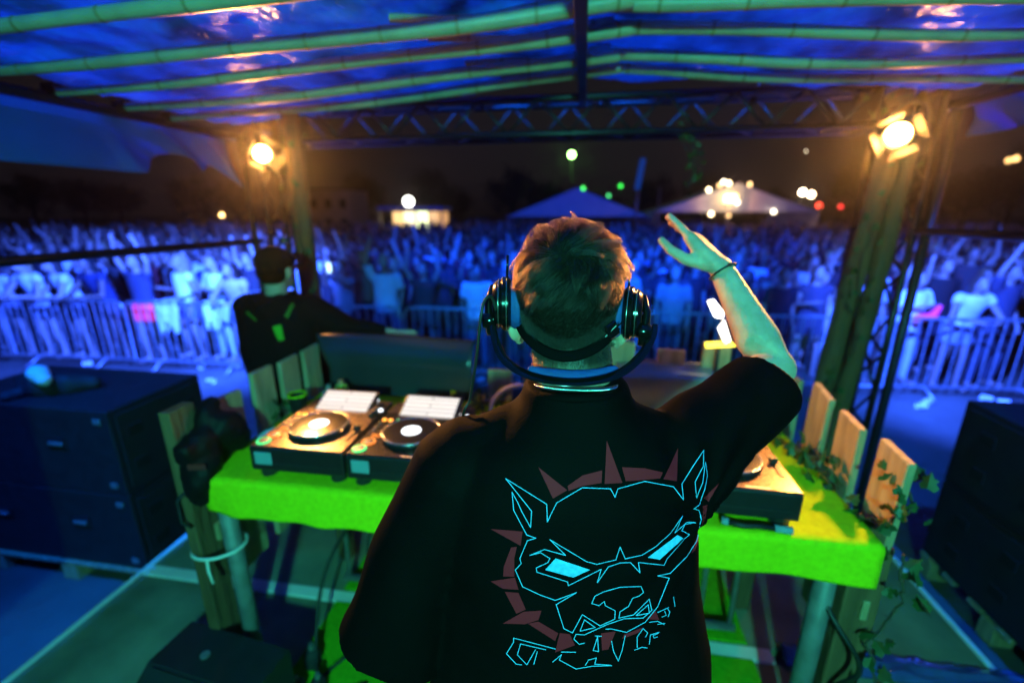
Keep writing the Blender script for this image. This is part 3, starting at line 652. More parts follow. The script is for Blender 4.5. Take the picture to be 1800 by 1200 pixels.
for x0, y0, x1, y1, lab in ((-4.06, 1.97, -2.70, 2.67, 'wooden pallet under the bass cabinets by the long flap'), (2.42, 1.9, 3.7, 3.0, 'wooden pallet under the bass cabinets across the deck')):
    pa = thing('pallet', lab, 'pallet', ((x0 + x1) / 2, (y0 + y1) / 2, GZ))
    for k in range(6): MB().box(((x0 + x1) / 2, y0 + .05 + k * (y1 - y0 - .1) / 5, -.405), (x1 - x0, .095, .022), .002).build('plank', m_wood, pa)
    for k in range(3):
        for j in range(3): MB().box((x0 + .07 + k * (x1 - x0 - .14) / 2, y0 + .06 + j * (y1 - y0 - .12) / 2, -.484), (.12, .10, .13), .003).build('block', m_wood, pa)
bd = MB().limb([(-3.62, 2.22, .79), (-3.45, 2.18, .80), (-3.30, 2.22, .79), (-3.20, 2.3, .78)], [.06, .085, .08, .05]).limb([(-3.5, 2.15, .78), (-3.52, 2.05, .77)], [.05, .04])
bm_ = blob(bd, 'dark_bundle', m_blackm, .016, 4); wrinkle(bm_, lambda p: .015 * nz(p.x * 11, p.y * 11, p.z * 11))
tag(obj('dark_bundle', bm_), 'dark cloth bundle lying on the upper bass cabinet', 'bundle')
wb = MB().ell((-3.36, 2.13, .90), (.062, .055, .055)).ell((-3.31, 2.115, .865), (.045, .04, .04))
wm_ = blob(wb, 'white_rag', mat('white_rag', (.75, .75, .78), .8), .012, 3); wrinkle(wm_, lambda p: .007 * nz(p.x * 22, p.y * 22, p.z * 22))
tag(obj('white_rag', wm_), 'scrunched white rag on top of the dark bundle', 'rag')
# ------------------------------------------------------------------ crowd barriers
def barrier(p0, p1, label):
    p0, p1 = Vector((*p0, GZ)), Vector((*p1, GZ)); d = (p1 - p0).normalized(); L = (p1 - p0).length; z = Vector((0, 0, 1)); s = d.cross(z)
    t = thing('crowd_barrier', label, 'barrier', (p0 + p1) / 2, 0, 'steel barriers in front of the audience')
    lo, hi, r = .14, 1.09, .10
    pts = [p0 + z * lo, p0 + z * (hi - r), p0 + z * (hi - r * .3) + d * r * .3, p0 + z * hi + d * r, p1 + z * hi - d * r, p1 + z * (hi - r * .3) - d * r * .3, p1 + z * (hi - r), p1 + z * lo]
    MB().tube(pts, .021, 8, closed=True).build('frame', m_steel, t, 50)
    n = int(L / .125)
    for k in range(1, n): MB().tube([p0 + d * (L * k / n) + z * lo, p0 + d * (L * k / n) + z * (hi - .01)], .0095, 6, cap=False).build('bar', m_steel, t, True)
    for e in (.22, .78): MB().tube([p0 + d * L * e + s * .28 + z * .02, p0 + d * L * e + s * .05 + z * lo, p0 + d * L * e - s * .05 + z * lo, p0 + d * L * e - s * .28 + z * .02], .016, 6).build('foot', m_steel, t, True)
by = lambda x: 6.20 + .055 * x
xs = [-11.6, -9.35, -7.1, -4.85, -2.6, -.35, 1.9, 4.15, 6.4, 8.65]
bl = ['farthest out behind the bass cabinets', 'behind the dark cloth bundle', 'before the person in pink shorts', 'behind the other performer', 'above the smoked acrylic screen', 'behind the headphones and head', 'behind the raised forearm', 'between the corner posts and truss tower', 'above the bass cabinets across the deck']
for k in range(9): barrier((xs[k] + .03, by(xs[k]) + .03 * math.sin(k * 2)), (xs[k + 1] - .03, by(xs[k + 1]) + .04 * math.sin(k * 3)), 'steel crowd barrier section ' + bl[k])
def rag(x, label, wv, hv, m, nm):
    y0 = by(x)
    def f(s, t):
        a = (s - .5) * wv * (1 + .2 * math.sin(t * 5)); e = t * 2 - 1
        yy = y0 + (.03 if e > 0 else -.03) + .02 * nz(a * 9, t * 5, 3); zz = GZ + 1.118 - abs(e) * hv * (1 + .25 * math.sin(s * 9 + 1)) if abs(e) > .06 else GZ + 1.118
        return (x + a + .03 * nz(t * 6, a * 4, 1), yy, zz)
    return tag(obj(nm, grid_mesh(nm, f, 20, 40, m, .003)), label, 'cloth')
m_rag = mat('white_towel', (.85, .85, .86), .85)
rag(-6.35, 'white jacket thrown over the barrier beside the pink shorts', .34, .42, m_rag, 'white_jacket')
rag(-5.62, 'white towel hanging on the barrier by the other performer', .20, .36, m_rag, 'white_towel')
def zone(x, y):
    u = 900 + FPX * ((x * math.cos(YAW) + y * math.sin(YAW)) / ((-x * math.sin(YAW) + y * math.cos(YAW)) * math.cos(PITCH) + 1.0 * math.sin(PITCH)))
    for lim, nm in ((110, 'under the long flap'), (230, 'past the dark bundle'), (330, 'past the pink shorts'), (430, 'past the hung towel'), (540, 'around the creeper post'), (670, 'past the acrylic screen'), (790, 'below the lit stall'), (900, 'beside the headphones'), (1020, 'below the blue tent'), (1150, 'below the teal banner'), (1300, 'below the festoon bulbs'), (1450, 'below the floodlight pair'), (1560, 'by the corner posts'), (1680, 'by the black pole')):
        if u < lim: return u, nm
    return u, 'beyond the black pole'
CUPM = MB().lathe([(0, 0), (.030, 0), (.042, .11), (.039, .11), (.028, .004), (0, .004)], n=12).mesh('plastic_cup', mat('cup_plastic', (.8, .8, .82), .4), 40)
lq = random.Random(8)
for k in range(16):
    x = lq.uniform(-9, 6.3); o = bpy.data.objects.new('plastic_cup', CUPM); reg(o, None, (x, by(x) + lq.uniform(-.55, .25), GZ + .042)); o.rotation_euler = (R(90), 0, lq.uniform(0, 6))
    tag(o, ('crushed', 'rolling')[k % 2] + ' white plastic cup on the ground along the barrier ' + zone(x, by(x))[1], 'cup', 'cups littered along the barriers')
# ------------------------------------------------------------------ the performer in front
HC = Vector((-.022, .746, 1.742))                       # head centre
def rotz(v, a, c=HC):
    d = Vector(v) - c; return c + Matrix.Rotation(a, 3, 'Z') @ d
b = MB()
b.ell(HC + Vector((0, -.004, .012)), (.084, .099, .094), 28, 18)                      # skull
b.ell(HC + Vector((0, -.03, -.016)), (.078, .068, .084), 24, 14)                      # back of the head
b.ell(HC + Vector((0, .055, -.055)), (.060, .060, .085), 24, 14)                      # face
b.ell(HC + Vector((0, .075, -.108)), (.034, .032, .028), 16, 10)                      # chin
b.limb([HC + Vector((-.05, .02, -.085)), HC + Vector((0, .085, -.115))], [.020, .018]); b.limb([HC + Vector((.05, .02, -.085)), HC + Vector((0, .085, -.115))], [.020, .018])
b.limb([HC + Vector((0, .108, -.010)), HC + Vector((0, .128, -.048))], [.010, .015], 10)  # nose
for sx in (-1, 1):
    b.ell(HC + Vector((sx * .030, .098, .008)), (.020, .014, .008), 12, 8)            # brow
    b.ell(HC + Vector((sx * .030, .096, -.012)), (.013, .012, .011), 12, 8)           # eye
    b.ell(HC + Vector((sx * .088, .006, -.058)), (.011, .026, .034), 14, 10, Matrix.Rotation(sx * .45, 3, 'Z'))   # ear
    b.ell(HC + Vector((sx * .085, .014, -.086)), (.009, .012, .014), 10, 8)
b.ell(HC + Vector((0, .106, -.078)), (.024, .012, .006), 12, 8); b.ell(HC + Vector((0, .104, -.089)), (.022, .012, .007), 12, 8)   # lips
b.limb([(-.003, .705, 1.50), (-.006, .712, 1.56), (-.010, .724, 1.62), (-.018, .738, 1.68)], [.064, .066, .068, .066], 18)   # neck
SHL, ELL_, WRL = Vector((-.180, .672, 1.462)), Vector((-.312, .628, 1.085)), Vector((-.245, .945, 1.150))
SHR, ELR, WRR = Vector((.172, .735, 1.470)), Vector((.387, .915, 1.570)), Vector((.301, 1.050, 1.755))
b.limb([(-.06, .69, 1.49), SHL], [.045, .052]); b.limb([(.06, .71, 1.495), SHR], [.045, .052])
b.limb([SHL, SHL.lerp(ELL_, .5), ELL_, ELL_.lerp(WRL, .3), WRL], [.058, .052, .042, .044, .027], 14)
b.limb([SHR, SHR.lerp(ELR, .5), ELR, ELR.lerp(WRR, .28), ELR.lerp(WRR, .6), WRR], [.056, .050, .042, .043, .034, .0250], 16)
b.loft([(0.0, .70, .98, .165, .11), (0, .70, 1.10, .15, .10), (0, .70, 1.25, .165, .105), (0, .70, 1.38, .18, .11), (0, .70, 1.47, .165, .095), (0, .703, 1.53, .09, .07)], 24)
for sx in (-1, 1):
    b.limb([(sx * .09, .70, .98), (sx * .10, .72, .52), (sx * .11, .70, .10)], [.095, .065, .042], 14)
    b.limb([(sx * .11, .69, .045), (sx * .125, .84, .032)], [.040, .034], 12)
# raised hand: palm, four unequal fingers and a thumb; the hand leans on towards the crowd
dirh = Vector((-.62, .50, .60)).normalized(); sdh = (Vector((.62, .18, .50)) - dirh * Vector((.62, .18, .50)).dot(dirh)).normalized(); nh = dirh.cross(sdh)
e1 = sdh; nv_ = nh if nh.y > 0 else -nh                    # e1: across the hand in view, nv_: away from the viewer
lat = (e1 * .50 + nv_ * .86).normalized(); K = WRR + dirh * .090 + e1 * .006
for o, ro, rk in ((-.026, .0215, .0150), (-.009, .0235, .0165), (.009, .0235, .0160), (.026, .0215, .0145)):
    b.limb([WRR + lat * o * .45, WRR + dirh * .045 + lat * o * .8, K + lat * o], [ro, .0195, rk], 12)
nh = (nv_ - e1 * .6).normalized()
def finger(root, d, ln, r, curl):
    p = [root]; q = d.normalized()
    for i in range(3):
        q = (q + nh * curl).normalized(); p.append(p[-1] + q * ln * (.46, .30, .24)[i])
    b.limb(p, [r, r * .97, r * .90, r * .76], 12)
    b.ell(p[0], (r * 1.12, r * 1.12, r * 1.12), 10, 8); b.ell(p[1], (r * 1.05, r * 1.05, r * 1.05), 10, 8)      # knuckles
finger(K - lat * .029, dirh + e1 * .16, .078, .0092, .06)
finger(K - lat * .010, dirh + e1 * .12, .088, .0094, .10)
finger(K + lat * .010, dirh + e1 * .06, .082, .0090, .14)
finger(K + lat * .028, dirh + e1 * .02, .066, .0082, .18)
b.limb([WRR + dirh * .020 - e1 * .012 - lat * .012, WRR + dirh * .058 - e1 * .036 - lat * .020, WRR + dirh * .098 - e1 * .044 - lat * .022, WRR + dirh * .130 - e1 * .043 - lat * .020], [.0175, .0135, .0115, .0092], 12)
nh = dirh.cross(sdh)
# lowered hand resting towards the players
fw = Vector((.18, 1, -.02)).normalized(); sw = Vector((1, -.18, 0)).normalized(); K2 = WRL + fw * .085
for o in (-.02, .0, .02): b.limb([WRL + sw * o * .4, K2 + sw * o], [.022, .0145], 10)
nh_old = nh; nh = Vector((0, 0, -1))
for o, l in ((-.030, .062), (-.010, .078), (.010, .084), (.031, .074)): finger(K2 + sw * o, fw + sw * o * 4, l, .0086, .16)
b.limb([WRL + fw * .02 + sw * .022, WRL + fw * .06 + sw * .05, WRL + fw * .095 + sw * .052], [.015, .012, .009], 10)
nh = nh_old
dj = thing('person', 'performer seen from behind in black t-shirt and headphones with one arm raised', 'person', (0, .71, 0))
dj_body = blob(b, 'body', m_djskin, .0042, 3)
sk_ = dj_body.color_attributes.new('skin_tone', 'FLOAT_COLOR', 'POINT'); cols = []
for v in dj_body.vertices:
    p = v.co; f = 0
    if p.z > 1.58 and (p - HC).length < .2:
        back = max(0, min(1, (.775 + .02 * nz(p.x * 30, p.z * 30, 1) - p.y) / .03)); f = back * max(0, min(1, (p.z - 1.592) / .055))  # stubble fade, carried down the nape to stand in for shade
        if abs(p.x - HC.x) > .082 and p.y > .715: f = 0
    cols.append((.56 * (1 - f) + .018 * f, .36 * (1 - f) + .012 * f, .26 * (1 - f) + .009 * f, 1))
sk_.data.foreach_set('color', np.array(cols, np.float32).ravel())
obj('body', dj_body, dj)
# t-shirt
s = MB()
s.loft([(.02, .690, .74, .285, .165, .06), (.015, .688, .90, .28, .163, .10), (.008, .685, 1.08, .268, .155, .14), (-.004, .683, 1.24, .240, .145, .18), (-.006, .683, 1.36, .222, .135, .20), (-.004, .686, 1.44, .214, .122, .20),
        (-.003, .690, 1.50, .175, .103, .18), (-.003, .695, 1.54, .116, .092, .12), (-.004, .700, 1.572, .090, .084, .1), (-.004, .702, 1.602, .082, .079, .1)], 40, 2.25)
s.tube([(-.15, .68, 1.445), SHL + Vector((-.01, 0, -.03)), SHL.lerp(ELL_, .5) + Vector((-.02, 0, -.005)), SHL.lerp(ELL_, 1.0) + Vector((-.016, -.006, 0))], [.088, .096, .100, .104], 22)
s.ell(SHL + Vector((-.005, 0, -.025)), (.092, .092, .088)); s.ell(SHR + Vector((0, 0, -.02)), (.090, .090, .088))
s.tube([(.12, .70, 1.43), SHR + Vector((0, 0, -.018)), SHR.lerp(ELR, .5) + Vector((.0, -.005, -.022)), SHR.lerp(ELR, .90) + Vector((0, -.006, -.018))], [.088, .086, .082, .078], 22)
s.limb([(-.09, .69, 1.50), SHL + Vector((.03, 0, .012))], [.060, .058], 16); s.limb([(.09, .70, 1.50), SHR + Vector((-.03, 0, .010))], [.060, .058], 16)
s.limb([(.185, .705, 1.40), (.26, .77, 1.470)], [.06, .06], 16)
tee = blob(s, 't_shirt', m_tee, .0065, 9)
def tee_fold(p):
    q = .007 * nz(p.x * 5, p.y * 5, p.z * 3.2)
    a = (p - Vector((.22, .70, 1.40)))                     # pulled towards the raised arm
    ang = math.atan2(a.z, a.x); rr = a.length
    q += .0062 * math.sin(ang * 11 + 3 * nz(p.x * 4, p.y * 4, p.z * 4)) * math.exp(-rr * 6) * min(1, rr * 14)
    c = (p - Vector((-.2, .68, 1.40))); ang = math.atan2(c.x + .3, -c.z + .02); rr = c.length
    q += .0075 * math.sin(p.x * 30 + p.z * 9 + 4 * nz(p.x * 3, p.y * 3, p.z * 3)) * max(0, min(1, (1.40 - p.z) * 2.5)) * (.35 + .65 * min(1, abs(p.x + .02) * 5))
    return q
wrinkle(tee, tee_fold)
tshirt = obj('t_shirt', tee.copy(), dj)
# collar rib
cr = MB().tube([(-.004 + .0755 * math.cos(a), .700 + .071 * math.sin(a), 1.584 + .004 * math.cos(a) - .016 * math.sin(a)) for a in [2 * math.pi * i / 40 for i in range(40)]], .0075, 8, closed=True)
obj('collar', cr.mesh('collar', m_tee, True), tshirt)
# print on the back: every outline and patch lies on the cloth
tb = BVHTree.FromPolygons([v.co.copy() for v in tee.vertices], [tuple(p.vertices) for p in tee.polygons])
def on_cloth(u, v, bvh, off):
    h = bvh.ray_cast(CAM_LOC, pix(u, v).normalized())
    if h[0] is None: return None
    return h[0] + h[1] * off * (1 if h[1].dot(pix(u, v)) < 0 else -1)
def chaikin(pl, k): return pl
def print_line(name, pl, wpx, bvh, m, parent, off=.0012, closed=False):
    P = [Vector((x, y)) for x, y in pl]; seg = []
    for i in range(len(P) - 1):
        d = P[i + 1] - P[i]; n = max(1, int(d.length / 3))
        if d.length < .1: continue
        nrm = Vector((-d.y, d.x)).normalized() * wpx / 2; e = d.normalized() * wpx * .4
        A = P[i] - e; B = P[i + 1] + e
        seg.append([(A.lerp(B, k / n) + nrm, A.lerp(B, k / n) - nrm) for k in range(n + 1)])
    V = []; F = []
    for j, q in enumerate(seg):
        base = None
        for a, c in q:
            pa, pc = on_cloth(a.x, a.y, bvh, off + .00006 * (j % 2)), on_cloth(c.x, c.y, bvh, off + .00006 * (j % 2))
            if pa is None or pc is None: base = None; continue
            V += [pa, pc]; i = len(V) - 2
            if base is not None: F.append((base, base + 1, i + 1, i))
            base = i
    if not F: return
    me = bpy.data.meshes.new(name); me.from_pydata([tuple(p) for p in V], [], F); me.materials.append(m)
    return obj(name, me, parent)
def print_patch(name, pl, bvh, m, parent, off=.0009):
    bm = bmesh.new(); vs = [bm.verts.new((x, y, 0)) for x, y in pl]; bm.faces.new(vs)
    bmesh.ops.triangulate(bm, faces=bm.faces)
    for _ in range(3): bmesh.ops.subdivide_edges(bm, edges=bm.edges[:], cuts=1, use_grid_fill=True); bmesh.ops.triangulate(bm, faces=bm.faces)
    bad = []
    for v in bm.verts:
        p = on_cloth(v.co.x, v.co.y, bvh, off)
        if p is None: bad.append(v)
        else: v.co = p
    bmesh.ops.delete(bm, geom=bad, context='VERTS')
    me = bpy.data.meshes.new(name); bm.to_mesh(me); bm.free(); me.materials.append(m)
    return obj(name, me, parent)
cc = lambda pl: [(840 + x / 2.727, 760 + y / 2.727) for x, y in pl]
m_cyan = mat('print_cyan', (.11, .44, .78), .7, spec=.2, vary=.25, scale=120); m_red = mat('print_red', (.36, .008, .018), .75, spec=.2)
LINES = [
 [(253, 452), (258, 375), (135, 220), (330, 342), (333, 425), (378, 335), (500, 263), (635, 268), (656, 308), (670, 268), (798, 232), (935, 258), (983, 320), (975, 245), (1080, 85), (1078, 160), (1040, 235), (1047, 310), (1075, 240), (1088, 140), (1097, 205), (1085, 270), (1060, 345), (1032, 363), (1058, 368), (1070, 412), (1062, 445)],
 [(253, 452), (210, 375), (190, 330), (165, 285), (172, 370), (235, 488), (278, 503), (238, 515), (202, 600), (208, 625), (180, 655), (215, 735), (300, 775), (370, 800), (400, 790), (472, 763), (375, 820), (412, 935), (453, 955), (500, 868), (585, 922), (655, 890), (657, 850), (610, 825), (605, 805), (580, 825), (545, 815), (560, 780), (600, 760), (680, 737), (780, 733), (792, 762), (770, 780), (740, 790), (720, 830), (680, 855), (675, 885), (745, 870), (820, 795), (832, 848)],
 [(490, 945), (510, 893), (562, 930), (490, 947)], [(758, 872), (815, 822), (820, 862), (758, 873)],
 [(510, 1005), (485, 1010), (460, 985), (470, 962), (510, 965), (620, 915), (700, 888), (790, 885), (832, 848)],
 [(612, 938), (640, 937), (712, 953), (800, 905), (860, 830), (915, 695), (860, 683), (920, 672), (1000, 590), (1045, 520), (1062, 445)],
 [(345, 510), (420, 585), (320, 557), (250, 585), (300, 572), (345, 600), (335, 620), (280, 645), (283, 665), (430, 712), (433, 730), (590, 652), (572, 715), (625, 640), (680, 622), (730, 620), (775, 668), (768, 620), (890, 632), (905, 600), (985, 510), (1012, 488), (975, 470), (990, 440), (1042, 430)],
 [(345, 510), (520, 615), (570, 628), (660, 607), (680, 545), (705, 602), (785, 585), (850, 545), (920, 480), (978, 400), (942, 478), (1000, 430), (1042, 430)],
 [(370, 1032), (172, 980), (172, 1000), (138, 1055), (185, 1105), (210, 1108)], [(205, 1008), (190, 1060), (235, 1108), (276, 1036)], [(205, 1008), (325, 1036)], [(285, 1045), (268, 1105)],
 [(358, 1095), (400, 1060), (390, 1085), (470, 1128), (545, 1115), (640, 1112)], [(515, 1110), (530, 1085), (567, 1075), (560, 1105), (635, 1110)], [(400, 1047), (468, 1048)],
 [(552, 1040), (573, 975), (578, 1045), (552, 1040)], [(562, 970), (592, 972)], [(640, 995), (650, 1045), (672, 1090), (690, 1040), (705, 970)],
 [(762, 1025), (762, 975), (790, 935), (812, 955), (802, 975)], [(750, 1038), (785, 1024), (810, 1028)], [(820, 1010), (825, 965), (866, 953)], [(862, 958), (838, 968), (842, 980), (858, 976)],
 [(820, 905), (858, 900), (890, 915)], [(860, 915), (895, 910)], [(880, 880), (900, 872), (893, 852)], [(910, 878), (917, 855), (905, 838)], [(860, 858), (912, 835)], [(935, 785), (942, 830)]]
for pl in LINES: print_line('printed_outline', cc(pl), 1.3, tb, m_cyan, tshirt)
for pl in ([(372, 600), (537, 655), (457, 692), (323, 655)], [(813, 597), (955, 490), (983, 505), (870, 607)]): print_patch('printed_eye', cc(pl), tb, m_cyan, tshirt)
REDS = [[(290, 165), (428, 275), (360, 315)], [(617, 38), (692, 240), (607, 245)], [(958, 75), (952, 232), (888, 222)], [(430, 255), (500, 205), (595, 180), (592, 240), (500, 255), (435, 278)], [(690, 165), (800, 170), (885, 190), (872, 218), (798, 225), (708, 232)],
 [(62, 460), (215, 472), (205, 540)], [(160, 548), (187, 545), (175, 600), (175, 688), (122, 686), (125, 640)], [(62, 710), (178, 692), (195, 750), (120, 745)], [(130, 760), (195, 765), (230, 845), (185, 865)], [(120, 912), (220, 855), (305, 850), (290, 895), (225, 915)],
 [(240, 912), (290, 902), (385, 958), (370, 995)], [(392, 957), (440, 962), (465, 1015), (370, 1050)], [(590, 958), (660, 950), (625, 1035), (595, 1040)], [(805, 890), (850, 850), (868, 895)], [(1155, 240), (1105, 330), (1082, 312)], [(1078, 350), (1100, 345), (1092, 400), (1075, 440)], [(1055, 480), (1068, 478), (1040, 560), (1020, 580)], [(700, 965), (790, 930), (770, 955), (690, 985)]]
for pl in REDS: print_patch('printed_spike', cc(pl), tb, m_red, tshirt)
# trousers and shoes
tr = MB()
tr.loft([(0, .70, .80, .175, .125), (0, .70, .95, .18, .125), (0, .70, 1.04, .172, .12)], 24)
for sx in (-1, 1): tr.tube([(sx * .09, .70, .97), (sx * .09, .705, .80), (sx * .105, .72, .50), (sx * .115, .70, .09)], [.112, .108, .085, .075], 16)
obj('trousers', blob(tr, 'trousers', mat('black_jeans', (.012, .012, .015), .85), .016, 4), dj)
for sx in (-1, 1):
    sh = MB().limb([(sx * .112, .66, .045), (sx * .118, .76, .046), (sx * .128, .86, .036)], [.044, .046, .036], 14)
    sh.v = [(x, y, max(z, .0)) for x, y, z in sh.v]; obj('shoe', blob(sh, 'shoe', m_blackm, .012, 3), dj)
# hair: a shell over the scalp and thousands of strands
def scalp(d):                                          # direction -> point on the hair shell
    r = Vector((.0885, .1045, .1060)); k = 1 / math.sqrt((d.x / r.x) ** 2 + (d.y / r.y) ** 2 + (d.z / r.z) ** 2)
    p = d * k
    if d.z < 0: p.x *= 1 - .10 * (-d.z) ; 
    return HC + Vector((0, -.008, .010)) + p
def low(d):                                            # lowest hair direction z for an azimuth
    a = math.atan2(d.x, -d.y); a = abs(a)              # 0 at the back
    if a < 1.0: return -1.02 + .35 * a * a * .6
    if a < 1.7: return -.80 + (a - 1.0) * .62
    return -.35 + min(1.2, (a - 1.7)) * .72
nA, nE = 60, 40; V = []; F = []
for j in range(nE + 1):
    for i in range(nA):
        az = 2 * math.pi * i / nA; hx, hy = math.sin(az), -math.cos(az)
        lo_ = max(-.93, low(Vector((hx, hy, 0)))); e0 = math.asin(lo_); el = e0 + (math.pi / 2 - e0) * j / nE
        d = Vector((hx * math.cos(el), hy * math.cos(el), math.sin(el))); V.append(scalp(d))
for j in range(nE):
    for i in range(nA): F.append((j * nA + i, j * nA + (i + 1) % nA, (j + 1) * nA + (i + 1) % nA, (j + 1) * nA + i))
hm = bpy.data.meshes.new('hair'); hm.from_pydata([tuple(p) for p in V], [], F)
m_hairbase = mat('hair_base', (.010, .0065, .0045), .8, vary=.4, scale=90, bump=.6, bscale=260, stretch=(1, 1, .35), spec=.08); hm.materials.append(m_hairbase)
for p in hm.polygons: p.use_smooth = True
hair = obj('hair', hm, dj)
def hair_strands(n, npt=7):
    q = np.random.RandomState(3)
    def flow(p, nrm, u):
        """tangent in which the hair lies"""
        rel = p - HC
        back = max(0, min(1, (.03 - rel.y) / .07)); top = max(0, min(1, (rel.z - .045) / .04))
        t = Vector((-.55 - .9 * nz(p.x * 9, p.y * 9, p.z * 9), -.2, -.75)) * back * (1 - top * .7) + Vector((.25 + 1.3 * nz(p.x * 14, p.z * 14, 3), .75, .35)) * top + Vector((rel.x * 9, .1, -.6)) * (1 - back) * (1 - top)
        if rel.x > .045 and rel.z > -.01: t += Vector((.5, .1, -.9 + 1.2 * nz(p.z * 22, p.y * 22, 1)))
        t = t - nrm * t.dot(nrm); return t.normalized() if t.length > 1e-4 else Vector((0, 0, -1))
    pts = np.zeros((n, npt, 3), np.float32); rad = np.zeros((n, npt), np.float32); k = 0
    guides = []
    def strand(p, nrm, L, lift, d2, curl):
        out = [p.copy()]; c = p.copy(); t = flow(p, nrm, 0); v = (nrm * lift + t).normalized()
        for i in range(npt - 1):
            s = i / (npt - 2)
            cn = ((c - HC).normalized()); v = (v * .72 + flow(c, cn, 0) * .28 * (1 + s) + d2 * .10 - cn * (.10 * s) ).normalized()
            c = c + v * (L / (npt - 1)); rr = c - HC
            out.append(c)
        return out
    def sample():
        while True:
            d = Vector(q.normal(size=3)).normalized()
            if d.z > max(-.93, low(d)): return d
    def params(p, d):
        rel = p - HC; h = rel.z
        if rel.y < .04 or abs(rel.x) > .06: f = max(0, min(1, (h - (-.012 + .050 * max(0, min(1, (abs(rel.x) - .055) / .02)) + .020 * nz(p.x * 25, p.y * 25, 0))) / .038))
        else: f = 1
        return (.006 + .033 * f), (.9 - .52 * f), f
    G = []
    for g in range(300):
        d = sample(); p = scalp(d); nrm = d; L, lift, f = params(p, d)
        G.append((p, strand(p, nrm, L * q.uniform(.85, 1.25), lift, Vector(q.normal(size=3)) * .9, 0), f))
    GP = np.array([g[0] for g in G]); 
    for k in range(n):
        d = sample(); p = scalp(d); L, lift, f = params(p, d)
        st = strand(p, d, L * q.uniform(.6, 1.2), lift * q.uniform(.6, 1.5), Vector(q.normal(size=3)) * .8, 0)
        gi = int(np.argmin(((GP - np.array(p)) ** 2).sum(1))); gs = G[gi][1]
        off = np.array(p) - GP[gi]
        for i in range(npt):
            s = i / (npt - 1); c = f * .88 * s ** .6
            tgt = np.array(gs[i]) + off * (1 - .75 * s)
            pts[k, i] = np.array(st[i]) * (1 - c) + tgt * c
            rad[k, i] = (.00021 if f > .3 else .00015) * (1 - .7 * s)
    return pts, rad
hp, hr_ = hair_strands(15000)
db = BVHTree.FromPolygons([v.co + Vector((0, .71, 0)) for v in dj_body.vertices], [tuple(p.vertices) for p in dj_body.polygons])
sp_, sr_ = [], []
while len(sp_) < 11000:
    z = 1.600 + .125 * nr.rand() ** .8; a = nr.uniform(-1.35, 1.35)
    if nr.rand() > (z - 1.590) / .07 * (1.15 - .35 * abs(a)): continue
    o = Vector((-.012 + .25 * math.sin(a), .73 - .25 * math.cos(a), z)); h = db.ray_cast(o, (Vector((-.012, .73, z)) - o).normalized())
    if h[0] is None: continue
    d = (h[1] * .55 + Vector((nr.uniform(-.3, .3), 0, -1))).normalized(); L = nr.uniform(.003, .007)
    sp_.append([h[0] + d * (L * i / 6) for i in range(7)]); sr_.append([.00015 * (1 - .75 * i / 6) for i in range(7)])
hp = np.concatenate([hp, np.array(sp_, np.float32)]); hr_ = np.concatenate([hr_, np.array(sr_, np.float32)])
hc_ = bpy.data.hair_curves.new('hair_strands'); hc_.add_curves([hp.shape[1]] * hp.shape[0])
inv = np.array(MW[hair.name].inverted()); fl = hp.reshape(-1, 3) + inv[:3, 3]
hc_.position_data.foreach_set('vector', fl.astype(np.float32).ravel())
ra = hc_.attributes.get('radius') or hc_.attributes.new('radius', 'FLOAT', 'POINT'); ra.data.foreach_set('value', hr_.ravel())
mh = bpy.data.materials.new('hair_fibre'); mh.use_nodes = True; nh_ = mh.node_tree; nh_.nodes.remove(nh_.nodes['Principled BSDF'])
ph = nh_.nodes.new('ShaderNodeBsdfHairPrincipled'); ph.parametrization = 'COLOR'; ph.inputs['Color'].default_value = (.034, .019, .010, 1)
ph.inputs['IOR'].default_value = 1.32; ph.inputs['Roughness'].default_value = .30; ph.inputs['Radial Roughness'].default_value = .45
hi_ = nh_.nodes.new('ShaderNodeHairInfo'); rp_ = nh_.nodes.new('ShaderNodeValToRGB'); rp_.color_ramp.elements[0].color = (.006, .0035, .002, 1); rp_.color_ramp.elements[1].color = (.042, .028, .018, 1); rp_.color_ramp.elements[1].position = .95; rp_.color_ramp.elements.new(.55).color = (.014, .008, .0045, 1)
nh_.links.new(hi_.outputs['Random'], rp_.inputs[0]); nh_.links.new(rp_.outputs[0], ph.inputs['Color'])
nh_.links.new(ph.outputs[0], nh_.nodes['Material Output'].inputs[0]); hc_.materials.append(mh)
so = bpy.data.objects.new('hair_strands', hc_); reg(so, hair); tag(so, kind='stuff')
